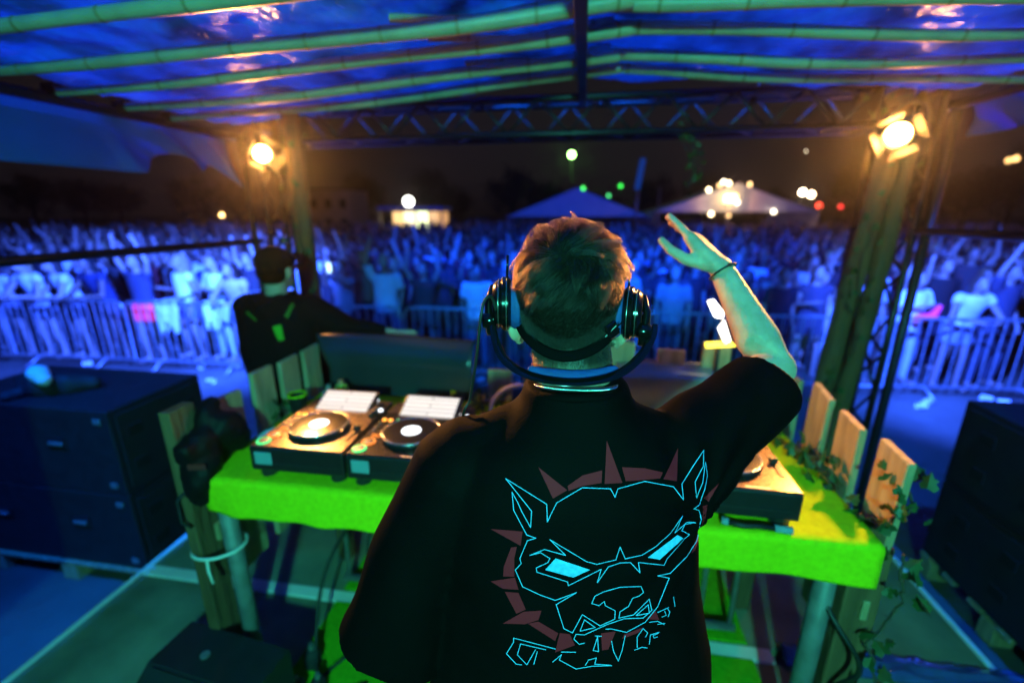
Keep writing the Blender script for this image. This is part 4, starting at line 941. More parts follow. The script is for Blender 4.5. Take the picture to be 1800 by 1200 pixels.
# ------------------------------------------------------------------ headphones, strap, chain, wristband
def at_d(u, v, d): return CAM_LOC + pix(u, v) * d
m_gloss = mat('gloss_black', (.003, .0035, .004), .16, spec=.4); m_pad = mat('blue_ear_pad', (.010, .055, .25), .7, vary=.15, scale=60, bump=.2, bscale=150)
hpn = thing('headphones', 'black headphones with blue pads, the band slung round the nape', 'headphones', HC - Vector((0, 0, .06)))
for sx, c, nm in ((-1, Vector((-.118, .735, 1.722)), 0), (1, Vector((.071, .757, 1.708)), 1)):
    Mx = Matrix.Translation(c) @ Matrix.Rotation(R(-8 * sx), 4, 'Z') @ Matrix.Rotation(sx * R(90), 4, 'Y')
    e = MB().lathe([(0, .000), (.040, .000), (.045, .004), (.0455, .014), (.0405, .018), (.040, .024), (.034, .030), (.030, .031), (0, .0315)], n=36, M=Mx).build('ear_cup', m_gloss, hpn, 35)
    MB().lathe([(.020, -.020), (.034, -.020), (.0425, -.014), (.0430, -.006), (.040, -.0005), (.02, -.0005)], n=36, M=Mx).build('ear_pad', m_pad, e, 40)
    for rr, zz in ((.0462, .007), (.0415, .0205)): MB().tube([Mx @ Vector((rr * math.cos(a), rr * math.sin(a), zz)) for a in [2 * math.pi * i / 36 for i in range(36)]], .0011, 6, closed=True).build('trim_ring', mat('satin_metal', (.35, .33, .30), .25, .9), e, True)
    h = c + Vector((sx * .034, -.020, -.026))
    MB().lathe([(0, -.010), (.012, -.010), (.0135, -.004), (.0135, .006), (.010, .011), (0, .012)], n=20, M=Matrix.Translation(h) @ Matrix.Rotation(R(90), 4, 'Y')).build('hinge', m_gloss, e, 40)
    MB().tube([c + Vector((sx * .030, .0, .030)), c + Vector((sx * .037, -.012, .004)), h, h + Vector((-sx * .004, -.010, -.022))], [.006, .0065, .008, .006], 8).build('yoke', m_gloss, e, True)
    MB().tube([c + Vector((sx * .006, -.005, .045)), c + Vector((sx * .005, -.004, .082 if sx < 0 else .06))], .0022, 6).build('slide_arm', m_gloss, e, True)
bp = [(866, 566, .742), (871, 598, .728), (889, 634, .700), (935, 661, .672), (1010, 672, .660), (1080, 660, .672), (1122, 630, .700), (1145, 595, .728), (1152, 570, .745)]
def spl(P, n=8):
    P = [Vector(p) for p in P]; out = []
    for i in range(len(P) - 1):
        a, b_, c, d = P[max(i - 1, 0)], P[i], P[i + 1], P[min(i + 2, len(P) - 1)]
        for k in range(n):
            t = k / n; out.append(.5 * ((2 * b_) + (c - a) * t + (2 * a - 5 * b_ + 4 * c - d) * t * t + (3 * b_ - a - 3 * c + d) * t ** 3))
    return out + [P[-1]]
pts = spl([at_d(*q) for q in bp]); n_ = len(pts)
hb = MB().tube(pts, [.0040 + .0050 * math.sin(math.pi * i / (n_ - 1)) ** .7 for i in range(n_)], 12, flat=.34, up=(0, -.35, .95)).build('headband', m_gloss, hpn, 60)
cp = spl([at_d(*q) for q in [(928, 647, .690), (960, 657, .684), (1005, 662, .680), (1050, 658, .684), (1086, 646, .692)]]); n_ = len(cp)
MB().tube(cp, [.002 + .0095 * math.sin(math.pi * i / (n_ - 1)) ** .5 for i in range(n_)], 12, flat=.40, up=(0, -.75, .65)).build('cushion', m_pad, hb, True)
MB().tube(spl([at_d(872, 545, .715), at_d(864, 522, .705), at_d(852, 528, .70), at_d(845, 560, .70), at_d(836, 640, .73), at_d(826, 700, .78), at_d(815, 745, .84), Vector((-.30, 1.15, 1.10))]), .0026, 6).build('cable', m_cable, hpn, True)
st = thing('head_strap', 'black elastic strap with buckle round the back of the head', 'strap', HC - Vector((0, .08, .08)))
sp = []
for i in range(41):
    a = R(-105 + 210 * i / 40); sp.append((HC.x + .081 * math.sin(a), HC.y - .004 - .086 * math.cos(a), HC.z - .048 - .036 * math.cos(a) ** 2))
MB().tube(sp, .0085, 8, flat=.25, up=(0, -1, .35)).build('elastic', mat('black_elastic', (.002, .002, .0025), .9, spec=.08), st, True)
bk = at_d(1076, 580, .690)
MB().box(bk, (.022, .006, .026), .002, Matrix.Rotation(R(35), 3, 'Z') @ Matrix.Rotation(R(-28), 3, 'Y')).build('buckle', m_gloss, st)
for k in range(3): MB().tube([bk + Vector((-.010 + k * .004, -.005, -.010 + k * .003)), bk + Vector((.006 + k * .004, -.003, .008 + k * .003))], .0011, 6).build('buckle_bar', m_gloss if k else m_steel, st)
ch = thing('chain_necklace', 'twisted silver chain round the neck above the collar', 'necklace', (-.004, .70, 1.585))
for ph_ in (0, math.pi):
    c_ = []
    for i in range(361):
        a = 2 * math.pi * i / 360; tw = i * 2 * math.pi / 6 + ph_
        base = Vector((-.004 + .0695 * math.cos(a), .703 + .0675 * math.sin(a), 1.594 - .017 * math.sin(a) + .003 * math.cos(a))); rd = Vector((math.cos(a), math.sin(a), .25)).normalized()
        c_.append(base + rd * (.0027 * math.cos(tw)) + Vector((0, 0, 1)) * (.0027 * math.sin(tw)))
    MB().tube(c_[:-1], .0021, 5, closed=True).build('strand', mat('silver', (.75, .76, .78), .18, 1), ch, True)
wbd = thing('wristband', 'thin black knotted cord round the raised wrist', 'wristband', WRR)
fd = (WRR - ELR).normalized(); fx, fy = frame_of(fd); WC = WRR - fd * .012
MB().tube([WC + fx * (.030 * math.cos(a)) + fy * (.030 * math.sin(a)) + fd * (.006 * math.cos(a)) for a in [2 * math.pi * i / 28 for i in range(28)]], .0026, 6, closed=True).build('cord', m_cable, wbd, True)
kn = min([WC + fx * (.031 * math.cos(a)) + fy * (.031 * math.sin(a)) + fd * (.006 * math.cos(a)) for a in [2 * math.pi * i / 28 for i in range(28)]], key=lambda p: p.y - p.x * .6)
MB().ell(kn, (.005, .005, .0045), 10, 6).build('knot', m_cable, wbd, True)

# ------------------------------------------------------------------ the other performer
PX, PY = -1.66, 2.20
o2 = MB()
H2 = Vector((PX + .02, PY - .02, 1.585))
o2.ell(H2, (.078, .096, .108), 20, 14).ell(H2 + Vector((0, .05, -.05)), (.058, .06, .08)).limb([H2 + Vector((0, .10, -.01)), H2 + Vector((0, .12, -.045))], [.01, .014], 8)
for sx in (-1, 1): o2.ell(H2 + Vector((sx * .082, .0, -.02)), (.012, .024, .034), 10, 8)
o2.limb([(PX, PY - .02, 1.38), tuple(H2 - Vector((0, .01, .09)))], [.06, .056], 14)
o2.loft([(PX, PY, .9, .16, .11), (PX, PY, 1.1, .16, .11), (PX, PY - .01, 1.3, .18, .11), (PX, PY - .01, 1.4, .12, .08)], 20)
A1 = [(PX - .19, PY, 1.36), (PX - .24, PY + .04, 1.10), (PX - .16, PY + .22, 1.02)]; A2 = [(PX + .19, PY - .01, 1.36), (PX + .36, PY + .06, 1.24), (PX + .56, PY + .16, 1.20)]
for A in (A1, A2):
    o2.limb(A, [.055, .045, .03], 12); d = (Vector(A[2]) - Vector(A[1])).normalized(); o2.limb([A[2], tuple(Vector(A[2]) + d * .09)], [.03, .022], 10)
    for k in range(4): o2.limb([tuple(Vector(A[2]) + d * .08 + Vector((0, 0, -.022 + k * .015))), tuple(Vector(A[2]) + d * (.15 + .012 * (k in (1, 2))) + Vector((0, 0, -.03 + k * .02)))], [.009, .008], 8)
for sx in (-1, 1):
    o2.limb([(PX + sx * .09, PY, .92), (PX + sx * .10, PY + .02, .48), (PX + sx * .11, PY, .08)], [.09, .062, .042], 12); o2.limb([(PX + sx * .11, PY, .045), (PX + sx * .12, PY + .15, .035)], [.04, .034], 10)
p2 = thing('person', 'other performer in black hoodie with neon green marks and dark cap', 'person', (PX, PY, 0))
obj('body', blob(o2, 'body', m_skin, .011, 3), p2)
h2 = MB()
h2.loft([(PX, PY, .78, .225, .16), (PX, PY, .95, .235, .165), (PX, PY - .01, 1.15, .240, .165), (PX, PY - .015, 1.30, .225, .15), (PX, PY - .015, 1.39, .165, .12), (PX, PY - .01, 1.45, .095, .09)], 28, 2.3)
h2.tube([(PX - .13, PY, 1.33)] + A1[:2] + [tuple(Vector(A1[1]).lerp(Vector(A1[2]), .9))], [.085, .088, .078, .05], 16); h2.tube([(PX + .13, PY, 1.33)] + A2[:2] + [tuple(Vector(A2[1]).lerp(Vector(A2[2]), .9))], [.085, .088, .080, .052], 16)
for A in (A1, A2): h2.ell(A[0], (.088, .088, .085)); h2.ell(A[1], (.08, .08, .08))
h2.limb([(PX - .07, PY - .08, 1.42), (PX, PY - .12, 1.37), (PX + .07, PY - .08, 1.42)], [.045, .055, .045], 14)
hm2 = blob(h2, 'hoodie', m_hood, .013, 6); wrinkle(hm2, lambda p: .010 * nz(p.x * 7, p.y * 7, p.z * 5) + .004 * nz(p.x * 18, p.y * 18, p.z * 12))
hoodie = obj('hoodie', hm2.copy(), p2)
hb2 = BVHTree.FromPolygons([v.co.copy() for v in hm2.vertices], [tuple(p.vertices) for p in hm2.polygons])
m_neon = mat('neon_green_print', (.08, .42, .015), .8)
for pl in ([(479, 574), (494, 570), (500, 598), (490, 599)], [(500, 556), (512, 533), (518, 535), (506, 559)], [(432, 549), (436, 547), (452, 562), (450, 565)]): print_patch('printed_mark', pl, hb2, m_neon if pl[0][0] == 479 else mat('dim_green_print', (.03, .16, .008), .8), hoodie, .002)
m_cap = mat('dark_cap', (.010, .008, .006), .9, spec=.1)
obj('hair', blob(MB().ell(H2 + Vector((0, -.03, -.015)), (.083, .075, .075)), 'hair', m_hairbase, .012, 2), p2)
cpm = MB().ell(H2 + Vector((0, -.004, .035)), (.092, .108, .085), 24, 14); cpm.limb([tuple(H2 + Vector((-.05, .09, .04))), tuple(H2 + Vector((0, .13, .035))), tuple(H2 + Vector((.05, .09, .04)))], [.02, .026, .02], 10)
obj('cap', blob(cpm, 'cap', m_cap, .010, 3), p2)
t2 = MB().loft([(PX, PY, .82, .17, .12), (PX, PY, .98, .17, .12)], 20)
for sx in (-1, 1): t2.tube([(PX + sx * .09, PY, .95), (PX + sx * .10, PY + .02, .48), (PX + sx * .11, PY, .07)], [.108, .085, .07], 14)
obj('trousers', blob(t2, 'trousers', mat('black_jeans', (.012, .012, .015), .85), .018, 3), p2)
for sx in (-1, 1):
    q2 = MB().limb([(PX + sx * .11, PY - .04, .042), (PX + sx * .12, PY + .16, .036)], [.045, .038], 10); q2.v = [(x, y, max(z, 0)) for x, y, z in q2.v]; obj('shoe', blob(q2, 'shoe', m_blackm, .015, 2), p2)

# ------------------------------------------------------------------ audience
POSES = {  # right and left arm: elbow, wrist (shoulders at +-.19, 0, 1.42), torso lean forward
 'with arms down': (((.24, .03, 1.14), (.22, -.06, .90)), ((-.24, .03, 1.14), (-.22, -.06, .90)), 0),
 'with both arms raised': (((.27, -.05, 1.62), (.20, -.10, 1.88)), ((-.27, -.05, 1.62), (-.21, -.10, 1.90)), 0),
 'with one arm raised': (((.25, -.06, 1.64), (.17, -.12, 1.90)), ((-.25, .03, 1.15), (-.20, -.10, .93)), 0),
 'pointing one fist up': (((.24, .03, 1.14), (.20, -.10, .92)), ((-.23, -.10, 1.60), (-.13, -.20, 1.82)), 0),
 'clapping': (((.25, -.05, 1.16), (.06, -.26, 1.26)), ((-.25, -.05, 1.16), (-.06, -.26, 1.26)), 0),
 'holding a cup': (((.25, -.02, 1.15), (.12, -.26, 1.22)), ((-.24, .03, 1.14), (-.21, -.05, .90)), 0),
 'holding a phone up': (((.22, -.16, 1.38), (.08, -.30, 1.58)), ((-.22, -.14, 1.36), (-.06, -.29, 1.56)), 0),
 'leaning on the barrier': (((.30, -.25, 1.10), (.14, -.42, 1.10)), ((-.30, -.25, 1.10), (-.14, -.42, 1.10)), .22),
}
PROTO = {}
for pi, (pn, (ra_, la_, lean)) in enumerate(POSES.items()):
    Lz = lambda p: (p[0], p[1] - lean * max(0, (p[2] - .95)) * (1 if p[2] > 1.2 else .0), p[2] - .10 * lean * 4 * max(0, p[2] - 1.2))
    hd = Lz((0, -.02, 1.62)); fem = pi % 2 == 1
    B1 = MB(); B1.ell(hd, (.075, .092, .112), 16, 12).ell((hd[0], hd[1] - .05, hd[2] - .045), (.055, .05, .07), 12, 8).limb([(hd[0], hd[1] - .088, hd[2] - .005), (hd[0], hd[1] - .108, hd[2] - .04)], [.012, .016], 8)
    B1.limb([Lz((0, 0, 1.42)), (hd[0], hd[1] + .01, hd[2] - .08)], [.058, .052], 10)
    wS = .165 if fem else .185
    tor = [(.95, .155, .105), (1.08, .135 if fem else .150, .095), (1.25, .155, .105), (1.36, .165, .105), (1.44, .12, .08)]
    B1.loft([(0, Lz((0, 0, z))[1], Lz((0, 0, z))[2], rx, ry) for z, rx, ry in tor], 16)
    arms = []
    for sx, (e, wv) in ((1, ra_), (-1, la_)):
        S_ = Lz((sx * wS, 0, 1.40)); B1.limb([S_, e, wv], [.052, .040, .028], 8); d = (Vector(wv) - Vector(e)).normalized(); x_, y_ = frame_of(d)
        B1.limb([wv, tuple(Vector(wv) + d * .085)], [.030, .027], 8)
        for k in range(3): B1.limb([tuple(Vector(wv) + d * .08 + x_ * (.018 * (k - 1))), tuple(Vector(wv) + d * (.155 + .01 * (k == 1)) + x_ * (.026 * (k - 1)))], [.012, .011], 6)
        B1.limb([tuple(Vector(wv) + d * .03 + x_ * .025), tuple(Vector(wv) + d * .085 + x_ * .055)], [.013, .011], 6)
        arms.append((S_, e, wv))
    st_ = .10 + .03 * (pi % 3)
    legs = [[(sx * .085, 0, .93), (sx * st_, -.03, .50), (sx * (st_ + .02), .02, .08)] for sx in (1, -1)]
    for L_ in legs: B1.limb(L_, [.088, .060, .042], 8); B1.limb([(L_[2][0], .03, .045), (L_[2][0] * 1.15, -.14, .035)], [.042, .036], 8)
    C1 = MB(); C1.loft([(0, Lz((0, 0, z))[1], Lz((0, 0, z))[2], rx + .026, ry + .028) for z, rx, ry in [(.86 if not fem else 1.0, .165, .115)] + tor], 18)
    for S_, e, wv in arms: C1.tube([S_, tuple(Vector(S_).lerp(Vector(e), .75 if not fem else .3))], [.072, .068], 10); C1.ell(S_, (.07, .07, .066), 10, 8)
    T1 = MB(); T1.loft([(0, 0, .80, .168, .12), (0, 0, .92, .172, .125), (0, 0, 1.02, .155, .112)], 16)
    for L_ in legs:
        if fem or pi in (5,): T1.tube([L_[0], tuple(Vector(L_[0]).lerp(Vector(L_[1]), .55))], [.112, .105], 10)
        else: T1.tube(L_, [.108, .080, .064], 10)
    Hr = MB().ell((hd[0], hd[1] + .022, hd[2] + .030), (.085, .092, .098), 14, 10)
    if fem: Hr.limb([(hd[0], hd[1] + .06, hd[2] - .02), (hd[0], hd[1] + .085, hd[2] - .16), (hd[0] + .01, hd[1] + .09, hd[2] - .28)], [.085, .075, .045], 10)
    PROTO[pn] = (blob(B1, 'body', m_cskin, .019, 2), blob(C1, 'top', m_cloth, .024, 3), blob(T1, 'shorts' if fem else 'trousers', m_cloth, .026, 3), blob(Hr, 'hair', m_chair, .022, 2), fem,
                 Vector(ra_[1]))
SKINS = [(.34, .22, .17), (.40, .27, .21), (.26, .17, .13), (.18, .11, .08), (.45, .31, .25)]
HAIRS = [(.02, .014, .01), (.05, .03, .018), (.12, .07, .03), (.30, .20, .09), (.01, .01, .01)]
CLO = [('black', (.02, .02, .022)), ('black', (.025, .025, .03)), ('white', (.88, .88, .90)), ('grey', (.12, .12, .13)), ('dark blue', (.03, .04, .12)), ('white', (.78, .78, .80)), ('pale', (.42, .42, .46)), ('dark red', (.16, .03, .04)), ('dark', (.05, .045, .05)), ('black', (.02, .02, .03)), ('dark', (.04, .04, .05)), ('dark grey', (.09, .09, .1))]
USED = {}
def fan(pose, x, y, label, topc, botc, rz, sc_, q, flip):
    t = thing('person', label, 'person', (x, y, GZ), rz, 'audience behind the barriers')
    bo, to, tr_, ha, fem, wr = PROTO[pose]
    for me, nm, c in ((bo, 'body', q.choice(SKINS)), (to, 'top', topc), (tr_, 'shorts' if fem else 'trousers', botc), (ha, 'hair', q.choice(HAIRS))):
        o = bpy.data.objects.new(nm, me); reg(o, t); o.color = (*c, 1)
        if c[0] > .88 and c[1] < .1:                                   # constant glow added for fluorescent dye; no ultraviolet lamp is built
            o.data = me.copy(); o.data.materials[0] = mat('glowing_pink_dye', (.9, .08, .22), .8, emit=(1, .06, .20), estr=.55); tag(o, 'bright pink shorts')
    t.scale = (sc_ * (-1 if flip else 1), sc_, sc_)
    return t
q = random.Random(21)
front = [  # x, pose, label, top colour, bottom colour, dy
 (-10.5, 'with arms down', 'person in dark top at the far end of the barrier', (.03, .03, .03), (.05, .05, .07), .0),
 (-9.75, 'leaning on the barrier', 'person in pale tee leaning on the barrier behind the dark bundle', (.62, .62, .66), (.1, .1, .14), -.02),
 (-9.05, 'leaning on the barrier', 'person in white tee bent over the barrier end', (.80, .80, .84), (.3, .3, .36), -.02),
 (-8.45, 'leaning on the barrier', 'person in printed white top leaning beside the dark blue shirt', (.70, .70, .74), (.05, .05, .07), -.02),
 (-7.85, 'leaning on the barrier', 'person in dark blue shirt leaning on the barrier by pink shorts', (.03, .04, .10), (.05, .05, .06), -.02),
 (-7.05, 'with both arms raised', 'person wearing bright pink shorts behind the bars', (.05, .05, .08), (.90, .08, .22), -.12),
 (-6.55, 'holding a cup', 'person in bright white cropped top behind the hung jacket', (.86, .86, .88), (.12, .12, .18), .15),
 (-5.95, 'clapping', 'person in white shirt clapping behind the hung towel', (.86, .86, .88), (.6, .6, .64), .15),
 (-5.45, 'leaning on the barrier', 'bare shouldered person leaning on the barrier near the other performer', (.52, .36, .28), (.08, .08, .1), -.02),
 (-4.5, 'holding a cup', 'person in grey top hidden partly by the other performer', (.3, .3, .34), (.05, .05, .06), .1),
 (-3.75, 'holding a phone up', 'person holding up a bright phone beside the creeper post', (.35, .35, .4), (.05, .05, .08), .1),
 (-3.1, 'with one arm raised', 'person in pale top with one arm raised behind the barrier', (.5, .5, .56), (.1, .1, .15), .2),
 (-2.45, 'with both arms raised', 'person in dark top cheering above the acrylic screen', (.04, .04, .05), (.05, .05, .06), .15),
 (-1.60, 'with arms down', 'broad person in pale tank top beside the headphone cable', (.62, .60, .62), (.16, .16, .2), .12),
 (-.9, 'clapping', 'person in dark top clapping beside the headphones', (.04, .04, .06), (.08, .08, .1), .1),
 (-.2, 'with arms down', 'person in black top straight behind the head', (.02, .02, .03), (.05, .05, .06), .1),
 (.6, 'with arms down', 'person in pale top just beyond the ear cup', (.45, .45, .5), (.05, .05, .06), .1),
 (1.35, 'with arms down', 'person in grey tee below the raised hand', (.3, .3, .34), (.06, .06, .08), .12),
 (2.15, 'with arms down', 'person in black tee beside the raised forearm', (.02, .02, .025), (.05, .05, .06), .1),
 (2.85, 'with arms down', 'person in dark navy tee with small pale emblem beside the forearm', (.03, .035, .06), (.05, .05, .06), .1),
 (3.35, 'holding a cup', 'person in dark top next to the wooden corner posts', (.06, .06, .09), (.06, .06, .08), .2),
 (4.05, 'with arms down', 'person in pale top seen between corner posts and black pole', (.4, .4, .46), (.2, .2, .26), .15),
 (4.62, 'clapping', 'person in white shirt and pale shorts behind the barrier by the black pole', (.84, .84, .87), (.45, .45, .5), .1),
 (5.2, 'leaning on the barrier', 'pale topped person leaning over the barrier above the bass cabinets', (.70, .70, .74), (.3, .3, .36), -.04),
 (5.75, 'with one arm raised', 'person in dark top at the picture edge of the barrier', (.05, .05, .08), (.06, .06, .08), .1)]
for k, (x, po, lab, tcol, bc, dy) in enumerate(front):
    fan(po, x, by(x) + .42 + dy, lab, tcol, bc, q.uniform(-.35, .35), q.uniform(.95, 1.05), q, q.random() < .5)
    if 'phone' in po:
        ph = thing('phone', 'lit phone held up beside the creeper post', 'phone', (x, by(x) + .15, 0)); c = Vector((x, by(x) + .18, GZ + 1.64))
        MB().box(c, (.075, .010, .15), .004).build('case', m_black, ph); MB().box(c + Vector((0, -.0065, 0)), (.066, .002, .138)).build('screen', glow('phone_glow', (.55, .9, 1), 3), ph)
pk = tag(obj('pink_cloth', blob(MB().limb([(4.50, by(4.5) + .22, GZ + 1.05), (4.66, by(4.6) + .16, GZ + 1.10), (4.74, by(4.6) + .2, GZ + 1.22)], [.045, .05, .03]), 'pink_cloth', mat('glowing_pink_fabric', (.9, .05, .3), .8, emit=(1, .03, .2), estr=.5), .015, 3)), 'bright pink cloth held at the waist of the white shirted person', 'cloth')  # cloth given a pink glow of its own through emission
rows_ = ['second', 'third', 'fourth', 'fifth', 'sixth', 'seventh', 'eighth', 'ninth', 'tenth', 'eleventh', 'twelfth', 'thirteenth']
n_fan = len(front); j = 0
def xr(y): return at_y(-30, 440, y).x, at_y(1830, 440, y).x
yrow = 7.35; STUFF_Y = 0
names = list(POSES)[:7]; wts = [5, 3, 3, 2, 3, 3, 2]
while n_fan < 298:
    x0, x1 = xr(yrow); x = x0 + q.uniform(0, .5)
    while x < x1 and n_fan < 300:
        po = q.choices(names, wts)[0]; cn, c = q.choice(CLO); _, zn = zone(x, yrow); bc = q.choice(CLO)[1]
        rz_, sc_, yy_ = q.uniform(-.6, .6), q.uniform(.90, 1.08), yrow + .055 * x + q.uniform(-.22, .22)
        lab = f'{cn} topped person {po}, {rows_[min(j, 11)]} row, {zn}'
        if lab in USED: lab = ('taller ' if sc_ > USED[lab] else 'shorter ') + lab
        USED[lab] = sc_
        fan(po, x, yy_, lab, c, bc, rz_, sc_, q, q.random() < .5)
        n_fan += 1; x += q.uniform(.50, .86)
    j += 1; yrow += .62
# far audience: one mass
def low_person(pn):
    mb = MB(); ra_, la_, _ = POSES[pn]
    mb.ell((0, 0, 1.63), (.085, .095, .12), 7, 5).loft([(0, 0, .9, .17, .12), (0, 0, 1.2, .17, .12), (0, 0, 1.38, .20, .12), (0, 0, 1.5, .07, .06)], 7)
    for sx, (e, wv) in ((1, ra_), (-1, la_)): mb.tube([(sx * .18, 0, 1.4), e, wv, tuple(Vector(wv) + (Vector(wv) - Vector(e)).normalized() * .12)], [.055, .045, .032, .025], 5)
    return np.array(mb.v), mb.f
LP = [low_person(n) for n in names]; FV = []; FF = []; FC = []; base = 0
y = yrow + .2
while y < 34:
    x0, x1 = xr(y); x = max(x0, -26) + q.uniform(0, .6); x1 = min(x1, 24)
    while x < x1:
        v, f = q.choices(LP, wts)[0]; a = q.uniform(-.7, .7); s_ = q.uniform(.9, 1.08) * (1, -1)[q.random() < .5]
        vv = v * np.array([s_, abs(s_), abs(s_)]); R_ = np.array([[math.cos(a), -math.sin(a), 0], [math.sin(a), math.cos(a), 0], [0, 0, 1]])
        FV.append(vv @ R_.T + np.array([x, y + q.uniform(-.3, .3), GZ])); FF += [tuple(i + base for i in p) for p in f]; base += len(v)
        tc, sk, ha = q.choice(CLO)[1], q.choice(SKINS), q.choice(HAIRS)
        for p in v:
            if p[2] > 1.5 and abs(p[0]) < .1 and p[2] < 1.76: FC.append(ha if (p[2] > 1.66) else sk)
            elif abs(p[0]) > .21 or p[2] > 1.5: FC.append(sk)
            else: FC.append(tc)
        x += q.uniform(.55, 1.0) * (1 + (y - 12) * .02)
    y += .72 * (1 + (y - 12) * .025)
FV = np.concatenate(FV); fm = bpy.data.meshes.new('crowd'); fm.from_pydata(FV.tolist(), [], FF)
ca = fm.color_attributes.new('cloth', 'FLOAT_COLOR', 'POINT'); ca.data.foreach_set('color', np.concatenate([np.array(FC), np.ones((len(FC), 1))], 1).astype(np.float32).ravel())
for p in fm.polygons: p.use_smooth = True
fm.materials.append(mat('far_crowd', (.5, .5, .5), .8, attr='cloth'))
tag(obj('crowd', fm), 'dense far crowd filling the field up to the tents', 'crowd', kind='stuff')

# ------------------------------------------------------------------ far ground: tents, stall, building, trees, lights
m_tent = mat('tent_pvc', (.82, .82, .84), .5, vary=.1, scale=1, transl=.15)
def tent(x0, x1, y0, y1, ze, za, label, closed=True):
    t = thing('marquee_tent', label, 'tent', ((x0 + x1) / 2, y0, GZ)); xm = (x0 + x1) / 2
    for a, b_, c, d in ((x0 - .2, ze - .05, xm, za), (xm, za, x1 + .2, ze - .05)):
        me = grid_mesh('roof_slope', lambda s, t_: (a + (c - a) * s, y0 + (y1 - y0) * t_, b_ + (d - b_) * s - .12 * math.sin(s * math.pi) - .05 * math.sin(t_ * math.pi * 3) ** 2), 12, 12, m_tent, .01); obj('roof_slope', me, t)
    MB().prism([(x0, ze), (xm, za - .05), (x1, ze)], .02, Matrix.Translation((0, y0 + .05, 0)) @ Matrix.Rotation(R(90), 4, 'X')).build('gable', m_tent, t)
    for x in (x0, x1):
        for yy in (y0, y1): MB().tube([(x, yy, GZ), (x, yy, ze)], .05, 8).build('pole', m_steel, t, True)
    if closed:
        MB().box((x0, (y0 + y1) / 2, (GZ + ze) / 2), (.02, y1 - y0 - .2, ze - GZ)).build('side_wall', m_tent, t); MB().box((x1, (y0 + y1) / 2, (GZ + ze) / 2), (.02, y1 - y0 - .2, ze - GZ)).build('side_wall', m_tent, t)
    return t
tent(-5.4, 4.2, 32, 40, 1.65, 3.55, 'blue lit gable tent above the head')
tent(4.4, 14.2, 31, 39, 1.95, 3.70, 'pinkish gable tent strung with festoon lights')
# lit food stall
stl = thing('food_stall', 'bright food stall with blue canopy and white globe lamp', 'stall', (-11.6, 30, GZ))
MB().box((-11.6, 30.5, 2.20), (4.6, 2.2, .22), .02).build('canopy', mat('stall_canopy', (.25, .32, .7), .6), stl)
MB().box((-11.6, 29.6, .05), (4.3, .5, 1.2), .02).build('counter', m_wood, stl)
for k, (xa, c, s) in enumerate(((-13.2, (1, .62, .25), 1.6), (-12.35, (1, .85, .5), 2.6), (-11.4, (.9, 1, .55), 2.8), (-10.5, (1, .6, .3), 1.2), (-9.9, (1, .5, .2), .8))):
    MB().box((xa, 31.3, 1.25), (.80, .05, 1.45), .01).build('lit_panel', glow('stall_glow_%d' % k, c, s), stl)
for x in (-13.8, -9.4): MB().box((x, 29.6, .8), (.08, .08, 2.6)).build('post', m_steel, stl)
MB().ell((-11.85, 30, 2.62), (.32, .32, .34), 18, 12).build('globe_lamp', glow('globe', (1, .98, .9), 9), stl, True)
bd_ = thing('pale_building', 'pale two storey building behind the creeper post', 'building', (-26, 46, GZ))
MB().box((-26.0, 46, 1.8), (4.8, 4, 4.7), .02).build('wall', mat('render_wall', (.5, .42, .46), .8), bd_)
for k in range(3):
    for j_ in range(2): MB().box((-27.6 + k * 1.6, 43.98, .9 + j_ * 1.9), (.7, .05, .9), .01).build('window', m_black, bd_)
MB().box((-26.0, 46, 4.2), (5.1, 4.3, .16), .01).build('roof', m_darkmetal, bd_)
bn = thing('banner_mast', 'faint teal upright banner standing beyond the raised hand', 'banner', (3.2, 30.4, GZ))
MB().tube([(3.05, 30.4, GZ), (3.35, 30.4, 5.2)], .04, 8).build('mast', m_steel, bn, True)
MB().prism([(3.0, 3.3), (3.32, 3.3), (3.55, 5.1), (3.22, 5.1)], .02, Matrix.Translation((0, 30.3, 0)) @ Matrix.Rotation(R(90), 4, 'X')).build('flag', mat('teal_flag', (.10, .45, .50), .7, emit=(.05, .4, .45), estr=.05), bn)
# point lights
def bulb(u, v, Y, r, c, s, label, pole=True):
    p = at_y(u, v, Y); t = thing('lamp_post', label, 'lamp', (p.x, p.y, GZ))
    MB().ell(p, (r, r, r), 14, 10).build('globe', glow('bulb_%d_%d' % (u, v), c, s), t, True)
    if pole: MB().tube([(p.x, p.y + r, GZ), (p.x, p.y + r, p.z)], .04, 6).build('post', m_darkmetal, t, True)
A_ = (1, .55, .18); W_ = (1, .82, .55)
bulb(390, 378, 30, .13, A_, 14, 'small amber lamp in the dark beyond the long flap')
bulb(1005, 272, 36, .22, (.35, 1, .2), 30, 'bright green white lamp on a mast above the blue tent')
bulb(1025, 331, 42, .14, (.08, 1, .15), 4, 'dim green lamp at the apex of the blue tent')
bulb(1091, 327, 42, .15, (.05, 1, .1), 3, 'dim green lamp beside the teal banner')
bulb(1070, 344, 41, .12, (.1, 1, .3), 3, 'small dim green lamp over the slope of the blue tent')
bulb(1411, 338, 36, .20, W_, 25, 'white floodlight of the pair near the wooden corner posts')
bulb(1426, 342, 36, .20, (1, .7, .4), 22, 'peach floodlight of the pair near the wooden corner posts')
bulb(1440, 361, 36, .18, (1, .06, .03), 6, 'red lamp under the floodlight pair')
bulb(1478, 363, 37, .16, (1, .05, .04), 2.5, 'dim red lamp beside the wooden corner posts')
bulb(1773, 282, 45, .22, A_, 3, 'dim amber lamp high outside the black pole')
bulb(1786, 279, 45, .22, A_, 4, 'brighter amber lamp of the pair high outside the black pole')
bulb(1417, 266, 60, .10, W_, 4, 'tiny white light in the sky above the festoon tent')
